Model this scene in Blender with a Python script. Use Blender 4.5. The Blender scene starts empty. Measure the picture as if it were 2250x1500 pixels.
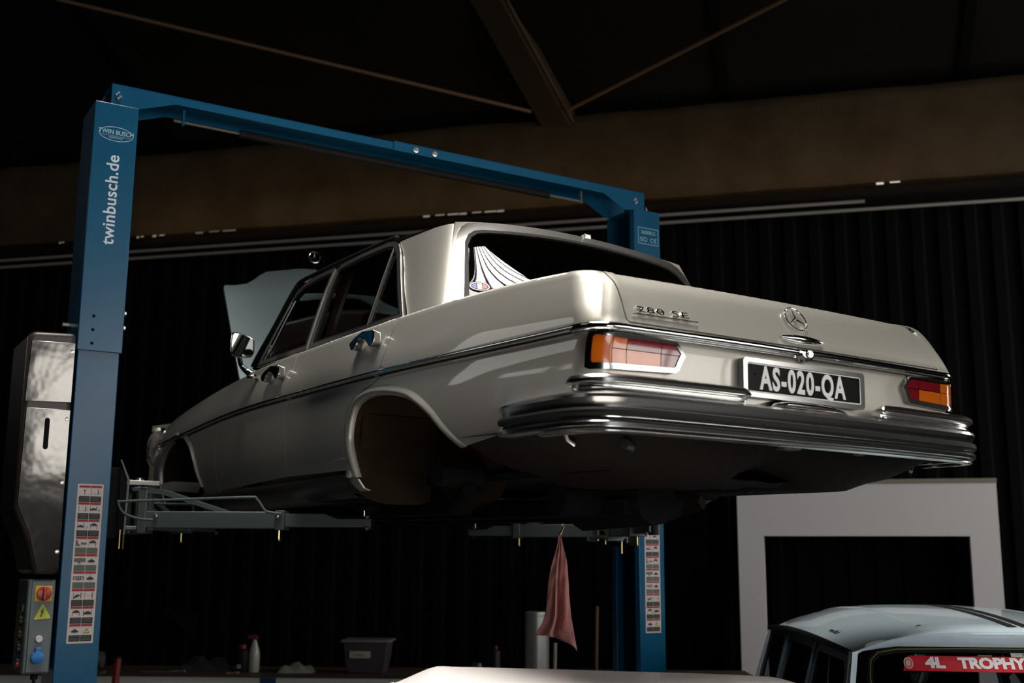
import bpy, bmesh, math, random
from mathutils import Vector, Matrix
from mathutils.geometry import delaunay_2d_cdt
random.seed(4)
scene = bpy.context.scene
# ---------------- camera ----------------
CAMZ = 1.75
cd = bpy.data.cameras.new('camera'); cam = bpy.data.objects.new('camera', cd); scene.collection.objects.link(cam)
_p, _r = math.radians(10.652464), math.radians(.352164)
_f = Vector((0, math.cos(_p), math.sin(_p))); _u = Vector((0, -math.sin(_p), math.cos(_p))); _x = Vector((1, 0, 0))
_R = _x * math.cos(_r) + _u * math.sin(_r); _U = -_x * math.sin(_r) + _u * math.cos(_r)
cam.matrix_world = Matrix(((_R.x, _U.x, -_f.x, 0), (_R.y, _U.y, -_f.y, 0), (_R.z, _U.z, -_f.z, CAMZ), (0, 0, 0, 1)))
cd.sensor_width = 36; cd.lens = 36 * 2541.85 / 2250; cd.clip_end = 200
cd.dof.use_dof = True; cd.dof.focus_distance = 4.6; cd.dof.aperture_fstop = 2.8
scene.camera = cam
# ---------------- world, exposure ----------------
w = bpy.data.worlds.new('world'); scene.world = w; w.use_nodes = True
w.node_tree.nodes['Background'].inputs[0].default_value = (.75, .86, 1, 1)
w.node_tree.nodes['Background'].inputs[1].default_value = .3
scene.view_settings.view_transform = 'Standard'; scene.view_settings.look = 'None'
scene.view_settings.exposure = 0; scene.view_settings.gamma = 1; scene.view_settings.use_curve_mapping = False
# ---------------- large lights: daylight through the hall's openings, plus added fill lights ----------------
def area_light(name, loc, target, sx, sy, power, col, spread=180):
    ld = bpy.data.lights.new(name, 'AREA'); ld.shape = 'RECTANGLE'; ld.size = sx; ld.size_y = sy; ld.energy = power; ld.color = col; ld.spread = math.radians(spread)
    o = bpy.data.objects.new(name, ld); scene.collection.objects.link(o); o.location = loc
    o.rotation_euler = (Vector(target) - Vector(loc)).to_track_quat('-Z', 'Y').to_euler()
    return o
# clerestory glazing along the right-hand wall, beside and behind the photographer
area_light('clerestory_daylight', (8.9, -2.7, 4.0), (0.9, -2.7, 3.6), 10.0, 2.9, 460, (1, .965, .92))
area_light('booth_fill_light', (8.9, 8.0, 3.9), (4.5, 10.6, 2.0), 3.4, 2.6, 300, (1, .97, .95))  # added unseen fill that brightens the booth, no glazing stands here
# the open hall door behind the photographer, to the right
area_light('door_daylight', (5.4, -7.95, 1.85), (5.2, 0, 1.9), 4.3, 3.3, 210, (.97, .98, 1))
# rooflight in the vault over the car
area_light('rooflight_daylight', (-.25, 3.5, 8.25), (-.25, 3.5, 0), 3.3, 3.7, 200, (1, .965, .92), 62)
# window high in the left wall
area_light('side_window_daylight', (-8.95, 7.35, 5.4), (0, 6.0, 4), 1.7, 2.0, 22, (1, .97, .93))
# rooflight in the vault, over the left bay
area_light('left_rooflight_daylight', (-5.6, 1.6, 8.2), (-3.6, 2.4, 0), 3.0, 3.4, 8, (1, .955, .90))
# added unseen warm strip, no real lamp: brightens the cornice from below
cl = area_light('cornice_fill', (0, 0, 0), (0, 0, 1), 9.0, .05, 6.0, (1, .68, .36))
cl.matrix_world = Matrix.Translation((-.635, 11.95, 0)) @ Matrix.Rotation(math.atan2(10.5-13.4, 4.83+6.1), 4, 'Z') @ Matrix.Translation((.9, -.62, 5.22)) @ Matrix.Rotation(math.radians(158), 4, 'X')

# ---------------- small tools ----------------
def tag(o, label=None, cat=None, group=None, kind=None):
    if label: o['label'] = label
    if cat: o['category'] = cat
    if group: o['group'] = group
    if kind: o['kind'] = kind
    return o
def empty(name, loc=(0, 0, 0), rz=0):
    o = bpy.data.objects.new(name, None); o.empty_display_size = .1; scene.collection.objects.link(o); o.location = loc; o.rotation_euler = (0, 0, rz); return o
def mat(name, col=(.5, .5, .5), rough=.5, metal=0, coat=0, spec=.5, emit=None, estr=0, bump=None, var=None, coatr=.03, aniso=0, trans=0):
    m = bpy.data.materials.new(name); m.use_nodes = True; nt = m.node_tree; b = nt.nodes['Principled BSDF']
    b.inputs['Base Color'].default_value = (*col, 1); b.inputs['Roughness'].default_value = rough; b.inputs['Metallic'].default_value = metal
    b.inputs['Coat Weight'].default_value = coat; b.inputs['Coat Roughness'].default_value = coatr; b.inputs['Specular IOR Level'].default_value = spec
    if trans: b.inputs['Transmission Weight'].default_value = trans
    if emit: b.inputs['Emission Color'].default_value = (*emit, 1); b.inputs['Emission Strength'].default_value = estr
    tc = nt.nodes.new('ShaderNodeTexCoord')
    if bump:
        n = nt.nodes.new('ShaderNodeTexNoise'); n.inputs['Scale'].default_value = bump[0]; n.inputs['Detail'].default_value = 4
        nt.links.new(tc.outputs['Object'], n.inputs['Vector'])
        bm = nt.nodes.new('ShaderNodeBump'); bm.inputs['Strength'].default_value = bump[1]; bm.inputs['Distance'].default_value = bump[2]
        nt.links.new(n.outputs['Fac'], bm.inputs['Height']); nt.links.new(bm.outputs[0], b.inputs['Normal'])
    if var:   # (scale, other colour, sharpness low, high)
        n = nt.nodes.new('ShaderNodeTexNoise'); n.inputs['Scale'].default_value = var[0]; n.inputs['Detail'].default_value = 6
        nt.links.new(tc.outputs['Object'], n.inputs['Vector'])
        r = nt.nodes.new('ShaderNodeValToRGB'); r.color_ramp.elements[0].position = var[2]; r.color_ramp.elements[1].position = var[3]
        r.color_ramp.elements[0].color = (*col, 1); r.color_ramp.elements[1].color = (*var[1], 1)
        nt.links.new(n.outputs['Fac'], r.inputs[0]); nt.links.new(r.outputs[0], b.inputs['Base Color'])
    return m
def glass(name, tint=(.8, .85, .85), ior=1.5, rough=.0, boost=1.0):
    m = bpy.data.materials.new(name); m.use_nodes = True; nt = m.node_tree
    for n in list(nt.nodes):
        if n.type != 'OUTPUT_MATERIAL': nt.nodes.remove(n)
    out = [n for n in nt.nodes if n.type == 'OUTPUT_MATERIAL'][0]
    t = nt.nodes.new('ShaderNodeBsdfTransparent'); t.inputs[0].default_value = (*tint, 1)
    g = nt.nodes.new('ShaderNodeBsdfGlossy'); g.inputs['Roughness'].default_value = rough
    fr = nt.nodes.new('ShaderNodeFresnel'); fr.inputs[0].default_value = ior
    mx = nt.nodes.new('ShaderNodeMixShader')
    mul = nt.nodes.new('ShaderNodeMath'); mul.operation = 'MULTIPLY'; mul.inputs[1].default_value = boost; mul.use_clamp = True
    nt.links.new(fr.outputs[0], mul.inputs[0]); nt.links.new(mul.outputs[0], mx.inputs[0]); nt.links.new(t.outputs[0], mx.inputs[1]); nt.links.new(g.outputs[0], mx.inputs[2]); nt.links.new(mx.outputs[0], out.inputs[0])
    return m
class MB:
    def __init__(s): s.v = []; s.f = []
    def add(s, vs, fs, M=None):
        o = len(s.v)
        s.v += [tuple(M @ Vector(v)) if M else tuple(v) for v in vs]; s.f += [tuple(i + o for i in f) for f in fs]; return s
    def box(s, c, d, M=None, rz=0):
        x, y, z = d[0] / 2, d[1] / 2, d[2] / 2
        R = Matrix.Rotation(rz, 3, 'Z')
        vs = [Vector(c) + R @ Vector((a * x, b * y, e * z)) for a in (-1, 1) for b in (-1, 1) for e in (-1, 1)]
        return s.add(vs, [(0, 1, 3, 2), (4, 6, 7, 5), (0, 4, 5, 1), (2, 3, 7, 6), (0, 2, 6, 4), (1, 5, 7, 3)], M)
    def b2(s, x0, x1, y0, y1, z0, z1, M=None): return s.box(((x0+x1)/2, (y0+y1)/2, (z0+z1)/2), (abs(x1-x0), abs(y1-y0), abs(z1-z0)), M)
    def prism(s, poly, axis, a, b, M=None):      # polygon (2D) extruded along an axis from a to b
        def P(p, t): return (t, p[0], p[1]) if axis == 0 else (p[0], t, p[1]) if axis == 1 else (p[0], p[1], t)
        n = len(poly); vs = [P(p, a) for p in poly] + [P(p, b) for p in poly]
        return s.add(vs, [tuple(range(n)), tuple(range(2*n-1, n-1, -1))] + [(i, i + n, (i+1) % n + n, (i+1) % n) for i in range(n)], M)
    def tube(s, pts, r, k=10, M=None, close=False):
        pts = [Vector(p) for p in pts]; n = len(pts); vs = []; up = Vector((0, 0, 1)); N = None
        for i, p in enumerate(pts):
            if close: t = (pts[(i+1) % n] - pts[i-1]).normalized()
            else: t = (pts[min(i+1, n-1)] - pts[max(i-1, 0)]).normalized()
            if N is None: N = t.orthogonal().normalized()
            N = (N - t * N.dot(t)).normalized(); B = t.cross(N)
            rr = r[i] if isinstance(r, (list, tuple)) else r
            vs += [p + (N * math.cos(a) + B * math.sin(a)) * rr for a in [2*math.pi*j/k for j in range(k)]]
        fs = []
        for i in range(n if close else n - 1):
            for j in range(k): a, b = i*k, ((i+1) % n)*k; fs.append((a+j, a+(j+1) % k, b+(j+1) % k, b+j))
        if not close: fs += [tuple(range(k-1, -1, -1)), tuple((n-1)*k+j for j in range(k))]
        return s.add(vs, fs, M)
    def lathe(s, prof, c=(0, 0, 0), k=24, M=None):   # (r, z)
        vs = []; fs = []
        for r, z in prof: vs += [(c[0]+r*math.cos(2*math.pi*j/k), c[1]+r*math.sin(2*math.pi*j/k), c[2]+z) for j in range(k)]
        for i in range(len(prof)-1):
            for j in range(k): fs.append((i*k+j, i*k+(j+1) % k, (i+1)*k+(j+1) % k, (i+1)*k+j))
        fs += [tuple(range(k-1, -1, -1)), tuple((len(prof)-1)*k+j for j in range(k))]
        return s.add(vs, fs, M)
    def grid(s, rows, M=None, close=False):
        n = len(rows[0]); vs = [p for r in rows for p in r]; fs = []
        for i in range(len(rows)-1):
            for j in range(n if close else n-1): fs.append((i*n+j, i*n+(j+1) % n, (i+1)*n+(j+1) % n, (i+1)*n+j))
        return s.add(vs, fs, M)
    def build(s, name, m, parent=None, sharp=35, bev=0, seg=2, recalc=True, mirror=False, solid=0):
        me = bpy.data.meshes.new(name)
        vs = [(-v[0], v[1], v[2]) for v in s.v] if mirror else s.v
        me.from_pydata(vs, [], s.f)
        if recalc:
            bm = bmesh.new(); bm.from_mesh(me); bmesh.ops.recalc_face_normals(bm, faces=bm.faces); bm.to_mesh(me); bm.free()
        me.polygons.foreach_set('use_smooth', [True] * len(me.polygons))
        me.set_sharp_from_angle(angle=math.radians(sharp))
        for mm in (m if isinstance(m, (list, tuple)) else [m]): me.materials.append(mm)
        o = bpy.data.objects.new(name, me); scene.collection.objects.link(o); o.parent = parent
        if solid: md = o.modifiers.new('solid', 'SOLIDIFY'); md.thickness = solid; md.offset = 0
        if bev: md = o.modifiers.new('bevel', 'BEVEL'); md.width = bev; md.segments = seg; md.limit_method = 'ANGLE'; md.angle_limit = math.radians(40); md.harden_normals = False
        return o
def text_mesh(name, body, m, parent, M, size=.1, sx=1, ext=.001, align='CENTER', shear=0, off=0, spacing=1, bev=0):
    cu = bpy.data.curves.new(name, 'FONT'); cu.body = body; cu.size = size; cu.extrude = ext; cu.align_x = align; cu.align_y = 'CENTER'; cu.shear = shear; cu.offset = off; cu.space_character = spacing; cu.resolution_u = 4; cu.bevel_depth = bev
    o = bpy.data.objects.new(name, cu); scene.collection.objects.link(o)
    dg = bpy.context.evaluated_depsgraph_get(); me = bpy.data.meshes.new_from_object(o.evaluated_get(dg))
    bpy.data.objects.remove(o); bpy.data.curves.remove(cu)
    me.transform(M @ Matrix.Diagonal((sx, 1, 1, 1))); me.materials.clear(); me.materials.append(m); me.name = name
    q = bpy.data.objects.new(name, me); scene.collection.objects.link(q); q.parent = parent
    return q
def basis(o, X, Y):    # matrix with local x along X, y along Y, at o
    X = Vector(X).normalized(); Y = Vector(Y); Y = (Y - X * Y.dot(X)).normalized(); Z = X.cross(Y)
    return Matrix(((X.x, Y.x, Z.x, o[0]), (X.y, Y.y, Z.y, o[1]), (X.z, Y.z, Z.z, o[2]), (0, 0, 0, 1)))
def smooth_path(pts, n=6, close=False):
    P = [Vector(p) for p in pts]; out = []; N = len(P)
    for i in range(N if close else N-1):
        if close: a, b, c, d = P[i-1], P[i], P[(i+1) % N], P[(i+2) % N]
        else: a, b, c, d = P[max(i-1, 0)], P[i], P[i+1], P[min(i+2, N-1)]
        for k in range(n):
            t = k/n; out.append(.5*((2*b)+(c-a)*t+(2*a-5*b+4*c-d)*t*t+(-a+3*b-3*c+d)*t*t*t))
    if not close: out.append(P[-1])
    return out
def inside(p, poly):
    x, y = p; c = False; n = len(poly); j = n-1
    for i in range(n):
        a, b = poly[i], poly[j]
        if (a[1] > y) != (b[1] > y) and x < (b[0]-a[0])*(y-a[1])/(b[1]-a[1])+a[0]: c = not c
        j = i
    return c
def segdist(p, a, b):
    dx, dy = b[0]-a[0], b[1]-a[1]; L = dx*dx+dy*dy or 1e-12
    t = max(0, min(1, ((p[0]-a[0])*dx+(p[1]-a[1])*dy)/L)); return math.hypot(p[0]-a[0]-t*dx, p[1]-a[1]-t*dy)
def inset(poly, d):
    A = sum(poly[i-1][0]*poly[i][1]-poly[i][0]*poly[i-1][1] for i in range(len(poly)))
    s = 1 if A > 0 else -1; out = []
    n = len(poly)
    for i in range(n):
        p0, p, p1 = Vector(poly[i-1]), Vector(poly[i]), Vector(poly[(i+1) % n])
        e0 = (p-p0).normalized(); e1 = (p1-p).normalized()
        n0 = Vector((-e0.y, e0.x))*s; n1 = Vector((-e1.y, e1.x))*s; b = n0+n1
        if b.length < .2: b = n0
        b.normalize(); k = max(.35, b.dot(n0)); q = p+b*d/k; out.append((q.x, q.y))
    return out
def densify(poly, step):
    out = []
    for i in range(len(poly)):
        a, b = poly[i], poly[(i+1) % len(poly)]; L = math.hypot(b[0]-a[0], b[1]-a[1]); k = max(1, math.ceil(L/step))
        for j in range(k): out.append((a[0]+(b[0]-a[0])*j/k, a[1]+(b[1]-a[1])*j/k))
    return out
def patch(name, poly, fn, m, parent, step=.03, holes=(), off=0., thick=.008, mirror=False, vlines=None, ctr=None, ulines=None, bstep=None, domed=0):
    """a panel: the polygon (u, v) laid on the surface fn, with true surface normals and a folded edge"""
    bstep = bstep or step*.7
    loops = [densify(poly, bstep)] + [densify(h, bstep) for h in holes]
    us = [p[0] for p in loops[0]]; vs_ = [p[1] for p in loops[0]]
    U0, U1, V0, V1 = min(us), max(us), min(vs_), max(vs_)
    UL = ulines or [U0+step*.5+i*step for i in range(int((U1-U0)/step)+1)]
    VL = vlines or [V0+step*.5+i*step for i in range(int((V1-V0)/step)+1)]
    pts = []; edges = []
    for L in loops:
        o = len(pts); pts += L; n = len(L); edges += [(o+i, o+(i+1) % n) for i in range(n)]
    nb = len(pts)
    segs = [(pts[a], pts[b]) for a, b in edges]
    for v in VL:
        near = [s for s in segs if min(s[0][1], s[1][1])-step < v < max(s[0][1], s[1][1])+step]
        for u in UL:
            if not (U0 < u < U1 and V0 < v < V1): continue
            if not inside((u, v), loops[0]) or any(inside((u, v), h) for h in loops[1:]): continue
            if any(segdist((u, v), a, b) < bstep*.3 for a, b in near if min(a[0], b[0])-step < u < max(a[0], b[0])+step): continue
            pts.append((u, v))
    V, E, F, *_ = delaunay_2d_cdt([Vector(p) for p in pts], edges, [], 1, 1e-7)
    F = [f for f in F if not any(inside((sum(V[i].x for i in f)/3, sum(V[i].y for i in f)/3), h) for h in loops[1:])]
    e = 1e-3; P3 = []; N3 = []
    for q in V:
        p = Vector(fn(q.x, q.y))
        du = Vector(fn(q.x+e, q.y))-Vector(fn(q.x-e, q.y)); dv = Vector(fn(q.x, q.y+e))-Vector(fn(q.x, q.y-e))
        n = du.cross(dv)
        if n.length < 1e-12: n = Vector((0, 0, 1))
        n.normalize()
        c = Vector(ctr) if ctr else Vector((0, min(max(p.y, -.5), 2.8), .62))
        if n.dot(p-c) < 0: n = -n
        P3.append(p+n*off); N3.append(n)
    if domed:
        for i, q in enumerate(V):
            dd = min(segdist(q, a, b) for a, b in segs)
            P3[i] = P3[i]+N3[i]*domed*min(1, dd/.012)
    faces = []; norms = []
    for f in F:
        f = list(f); fnm = (P3[f[1]]-P3[f[0]]).cross(P3[f[2]]-P3[f[0]])
        if fnm.dot(N3[f[0]]) < 0: f.reverse()
        faces.append(f); norms.append([N3[i] for i in f])
    cnt = {}
    for f in faces:
        for i in range(len(f)):
            a, b = f[i], f[(i+1) % len(f)]; cnt[(a, b)] = 1
    border = [(a, b) for a, b in cnt if (b, a) not in cnt]
    verts = list(P3)
    if thick:
        im = {}
        for a, b in border:
            for i in (a, b):
                if i not in im: im[i] = len(verts); verts.append(P3[i]); verts.append(P3[i]-N3[i]*thick)
        for a, b in border:
            fa = [im[b], im[a], im[a]+1, im[b]+1]
            nn = (verts[fa[1]]-verts[fa[0]]).cross(verts[fa[2]]-verts[fa[0]]).normalized() if (verts[fa[1]]-verts[fa[0]]).length > 1e-9 else Vector((0, 0, 1))
            faces.append(fa); norms.append([nn]*4)
    if mirror:
        verts = [Vector((-v.x, v.y, v.z)) for v in verts]
        faces = [f[::-1] for f in faces]; norms = [[Vector((-n.x, n.y, n.z)) for n in ns[::-1]] for ns in norms]
    me = bpy.data.meshes.new(name); me.from_pydata([tuple(v) for v in verts], [], faces)
    me.polygons.foreach_set('use_smooth', [True]*len(me.polygons))
    if len(me.loops) == sum(len(n) for n in norms): me.normals_split_custom_set([tuple(n) for ns in norms for n in ns])
    me.materials.append(m)
    o = bpy.data.objects.new(name, me); scene.collection.objects.link(o); o.parent = parent
    return o
def strip_on(name, path, fn, w_, h_, m, parent, mirror=False, k=5, n=4, ctr=None, sm=True, round_=True):
    """a raised rounded strip following (u, v) points on the surface fn"""
    P = [Vector(fn(*q)) for q in path]
    e = 1e-3; N = []
    for q in path:
        du = Vector(fn(q[0]+e, q[1]))-Vector(fn(q[0]-e, q[1])); dv = Vector(fn(q[0], q[1]+e))-Vector(fn(q[0], q[1]-e)); nn = du.cross(dv).normalized()
        p = Vector(fn(*q)); c = Vector(ctr) if ctr else Vector((0, min(max(p.y, -.5), 2.8), .62))
        N.append(nn if nn.dot(p-c) > 0 else -nn)
    rows = []
    for i in range(len(P)):
        t = (P[min(i+1, len(P)-1)]-P[max(i-1, 0)]).normalized(); b = t.cross(N[i]).normalized(); row = []
        for j in range(k+1):
            a = math.pi*j/k
            row.append(P[i]+b*math.cos(a)*w_/2+N[i]*math.sin(a)*h_)
        row.append(P[i]-b*w_/2-N[i]*.004); row.append(P[i]+b*w_/2-N[i]*.004)
        rows.append(row)
    mb = MB().grid(rows, close=True); L = len(rows[0]); mb.f += [tuple(range(L)), tuple(range(len(mb.v)-1, len(mb.v)-L-1, -1))]
    return mb.build(name, m, parent, sharp=50, mirror=mirror)
def sweep_plan(path, prof, z=0.):   # path [(x,y)] with outward to the left of travel; prof [(out, dz)] closed
    P = [Vector((p[0], p[1], z + (p[2] if len(p) > 2 else 0))) for p in path]; rows = []; n = len(P)
    for i in range(n):
        t = (P[min(i+1, n-1)]-P[max(i-1, 0)]); t.z = 0; t.normalize(); o = Vector((t.y, -t.x, 0))
        rows.append([P[i]+o*a+Vector((0, 0, b)) for a, b in prof])
    mb = MB().grid(rows, close=True); L = len(prof); mb.f += [tuple(range(L)), tuple(range(len(mb.v)-1, len(mb.v)-L-1, -1))]
    return mb
# ---------------- materials ----------------
M = {}
M['paint'] = mat('champagne_paint', (.475, .455, .40), .47, .72, coat=.7, bump=None)
def add_flake(m, s=900, a=.25):
    nt = m.node_tree; b = nt.nodes['Principled BSDF']; tc = nt.nodes['Texture Coordinate']
    n = nt.nodes.new('ShaderNodeTexNoise'); n.inputs['Scale'].default_value = s; nt.links.new(tc.outputs['Object'], n.inputs['Vector'])
    bm = nt.nodes.new('ShaderNodeBump'); bm.inputs['Strength'].default_value = a; bm.inputs['Distance'].default_value = .0004
    nt.links.new(n.outputs['Fac'], bm.inputs['Height']); nt.links.new(bm.outputs[0], b.inputs['Normal'])
M['chrome'] = mat('chrome', (.86, .86, .85), .09, 1)
M['frame_chrome'] = mat('dulled_frame_chrome', (.36, .36, .35), .16, 1)
M['bumper_chrome'] = mat('bumper_chrome', (.80, .80, .78), .19, 1)
M['satin'] = mat('satin_chrome', (.74, .71, .66), .30, 1)
M['sill'] = mat('black_sill', (.02, .017, .015), .35)
M['chrome_dull'] = mat('worn_chrome', (.70, .69, .66), .22, 1, bump=(60, .1, .001))
M['rubber'] = mat('black_rubber', (.007, .007, .007), .6, spec=.2)
M['black'] = mat('underbody_black', (.006, .006, .006), .9, spec=.15)
M['brownblack'] = mat('brown_underseal', (.006, .004, .003), .85, spec=.12, bump=(90, .5, .004))
M['arch_in'] = mat('wheelhouse_underseal', (.036, .023, .011), .8, spec=.15, bump=(120, .6, .004))
M['interior'] = mat('brown_leather', (.10, .032, .016), .5)
M['headliner'] = mat('dark_headliner', (.09, .075, .06), .9)
M['glass'] = glass('window_glass', (.80, .85, .83), 1.5)
M['rglass'] = glass('rear_window_glass', (.60, .60, .57), 1.5, boost=.7)
M['blue'] = mat('lift_blue', (.002, .082, .175), .25, 0, bump=(300, .1, .001), var=(6, (.005, .095, .185), .35, .75))
M['grey'] = mat('arm_grey', (.10, .125, .12), .45, .2)
M['zinc'] = mat('zinc_bolt', (.75, .74, .68), .3, 1)
M['brass'] = mat('yellow_zinc', (.75, .6, .25), .3, 1)
M['white'] = mat('white_print', (.72, .70, .70), .6)
M['platewhite'] = mat('plate_white', (.88, .86, .84), .5)
M['pale'] = mat('pale_print', (.25, .52, .60), .6)
M['red'] = mat('red_print', (.32, .018, .02), .6)
M['blackprint'] = mat('black_print', (.012, .012, .01), .5)
M['greyprint'] = mat('grey_print', (.12, .13, .11), .6)
M['yellow'] = mat('yellow_print', (.62, .66, .05), .5)
M['ppaper'] = mat('sticker_paper', (.60, .52, .50), .45)
# ---- shape of the saloon's skin: perimeter coordinate u, nominal height V ----
def interp(tab, x):
    # monotone-ish cubic (Catmull-Rom on a sorted table of (x, y))
    n = len(tab)
    if x <= tab[0][0]: return tab[0][1]
    if x >= tab[-1][0]: return tab[-1][1]
    i = 0
    while tab[i + 1][0] < x: i += 1
    x0, y0 = tab[i]; x1, y1 = tab[i + 1]
    h = x1 - x0; t = (x - x0) / h
    m0 = (y1 - y0) / h if i == 0 else (y1 - tab[i - 1][1]) / (x1 - tab[i - 1][0])
    m1 = (y1 - y0) / h if i + 2 >= n else (tab[i + 2][1] - y0) / (tab[i + 2][0] - x0)
    t2 = t * t; t3 = t2 * t
    return (2*t3-3*t2+1)*y0 + (t3-2*t2+t)*h*m0 + (-2*t3+3*t2)*y1 + (t3-t2)*h*m1

UC, UR = -1.06, -1.26          # where the rear corner starts and where the tail panel starts
LR = .76                        # tail length in u
# nominal height -> half width, rear y, corner radius
HW = [(.30,.850),(.36,.872),(.46,.892),(.56,.899),(.66,.897),(.72,.890),(.742,.884),(.752,.896),(.757,.903),(.775,.9035),(.82,.897),(.88,.880),(.93,.862),(.96,.848),(.976,.828),(.985,.795)]
YR = [(.30,-1.10),(.36,-1.14),(.46,-1.168),(.60,-1.178),(.72,-1.184),(.757,-1.200),(.79,-1.195),(.86,-1.170),(.92,-1.142),(.95,-1.118),(.972,-1.09),(.985,-1.05)]
RC = [(.30,.16),(.46,.13),(.60,.10),(.72,.09),(.757,.10),(.86,.12),(.93,.12),(.985,.09)]
MZ = [(-1.3,.757),(-.6,.759),(.2,.765),(1.15,.760),(1.57,.755),(2.06,.737),(2.6,.703),(3.18,.672),(3.5,.66)]
TZ = [(-1.3,.960),(-1.1,.972),(-.75,.988),(-.4,.998),(.2,1.0),(1.2,.987),(1.6,.975),(1.9,.955),(2.28,.925),(2.65,.888),(3.0,.845),(3.25,.80),(3.42,.75),(3.5,.70)]
TP = [(-1.3,.962),(-1.06,.966),(-.5,.99),(0,1.0),(1.2,1.0),(2.2,.992),(3.0,.972),(3.3,.955),(3.5,.93)]   # plan taper
def side_y(u): return u
def S(u, V):
    if u < UR - 2 * LR:
        p = S(2 * (UR - LR) - u, V); return (-p[0], p[1], p[2])
    hw = interp(HW, V); rc = interp(RC, V); yr = interp(YR, V)
    hr = hw * interp(TP, UC)
    if u >= UC:
        y0 = yr + rc
        # side part: u from UC..3.5 ; near the corner blend u to real y
        y = u + (y0 - UC) * max(0., 1 - (u - UC) / .5) ** 2 if u < UC + .5 else u
        x = hw * interp(TP, u)
        yy = u
    elif u >= UR:
        a = (UC - u) / (UC - UR) * 1.5707963
        x = hr - rc + rc * math.cos(a); y = yr + rc - rc * math.sin(a); yy = u
        # tail crown shortens the corner slightly
    else:
        f = (UR - u) / LR
        x = (1 - f) * (hr - rc); y = yr - .022 * (1 - (1 - f) ** 2); yy = -1.3
    if V > .765 and u < -1.17:
        k = min(1, (-1.17 - u) / .035); k = k * k * (3 - 2 * k); y += .006 * k * min(1, (V - .765) / .02)
    mz = interp(MZ, yy)
    if V <= .757:
        w = max(0., (V - .36) / (.757 - .36)); z = V + (mz - .757) * w
    else:
        z = mz + (V - .757) * (interp(TZ, yy) - mz) / (.985 - .757)
    return (-x, y, z)
def u_of_x(x, V):
    hr = interp(HW, V) * interp(TP, UC) - interp(RC, V)
    return UR - LR * (1 - abs(x) / hr)
# ---- cabin: side glass plane and roof ----
GX = [(.96,.800),(1.0,.790),(1.05,.775),(1.15,.742),(1.25,.708),(1.35,.672),(1.40,.652),(1.43,.638),(1.46,.622)]
def GS(y, z): return (-interp(GX, z) * (1 - .012 * max(0, y - 1.2) ** 2), y, z)
# =====================================================================
# the saloon on the lift
# =====================================================================
car = empty('sedan')
tag(car, 'champagne silver classic saloon raised on the blue lift, wheels off, bonnet open', 'car')
car.matrix_world = Matrix(((.8378256, -.5457793, .0131603, .3124467), (.5459021, .8378033, -.0087452, 4.8843804), (-.0062528, .0145112, .9998752, CAMZ - .0447048), (0, 0, 0, 1)))
def both(fn_):      # build the left side part, then the right side one
    for mi in (False, True): fn_(mi)
VL = [.34, .37, .40, .43, .46, .49, .52, .55, .58, .61, .64, .67, .695, .71, .72, .728, .735, .741, .747, .752, .757, .762, .768, .775, .785, .80, .82, .84, .86, .88, .90, .915, .93, .94, .948, .956, .962, .968, .973, .978, .982]
ULc = [-2.9 + .03 * i for i in range(60)] + [-1.26 + .012 * i for i in range(18)] + [-1.04 + .04 * i for i in range(115)]
ULc = [u for u in ULc if True]
arch = [(.312, .30), (.36, .315), (.393, .358), (.412, .43), (.428, .50), (.426, .545), (.415, .585), (.395, .623), (.365, .65), (.29, .6685), (.19, .671), (.077, .661), (-.031, .643), (-.113, .6186), (-.2232, .565), (-.3134, .504), (-.3946, .454), (-.4532, .425)]
farch = [(3.16, .30), (3.18, .45), (3.17, .56), (3.12, .65), (3.05, .715), (2.96, .748), (2.865, .757), (2.79, .752), (2.69, .718), (2.56, .645), (2.475, .56), (2.41, .47), (2.345, .384), (2.32, .335)]
Bgap = [(1.112, .386), (1.112, .535), (1.118, .737), (1.118, .774), (1.10, .85), (1.12, .92), (1.15, .985)]
Rgap = [(.484, .386), (.4795, .478), (.4697, .572), (.458, .619), (.403, .67), (.316, .702), (.25, .7145), (.205, .735), (.165, .766), (.133, .8355), (.125, .929), (.15, .985)]
Fgap = [(2.075, .352), (2.10, .657), (2.105, .985)]
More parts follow.
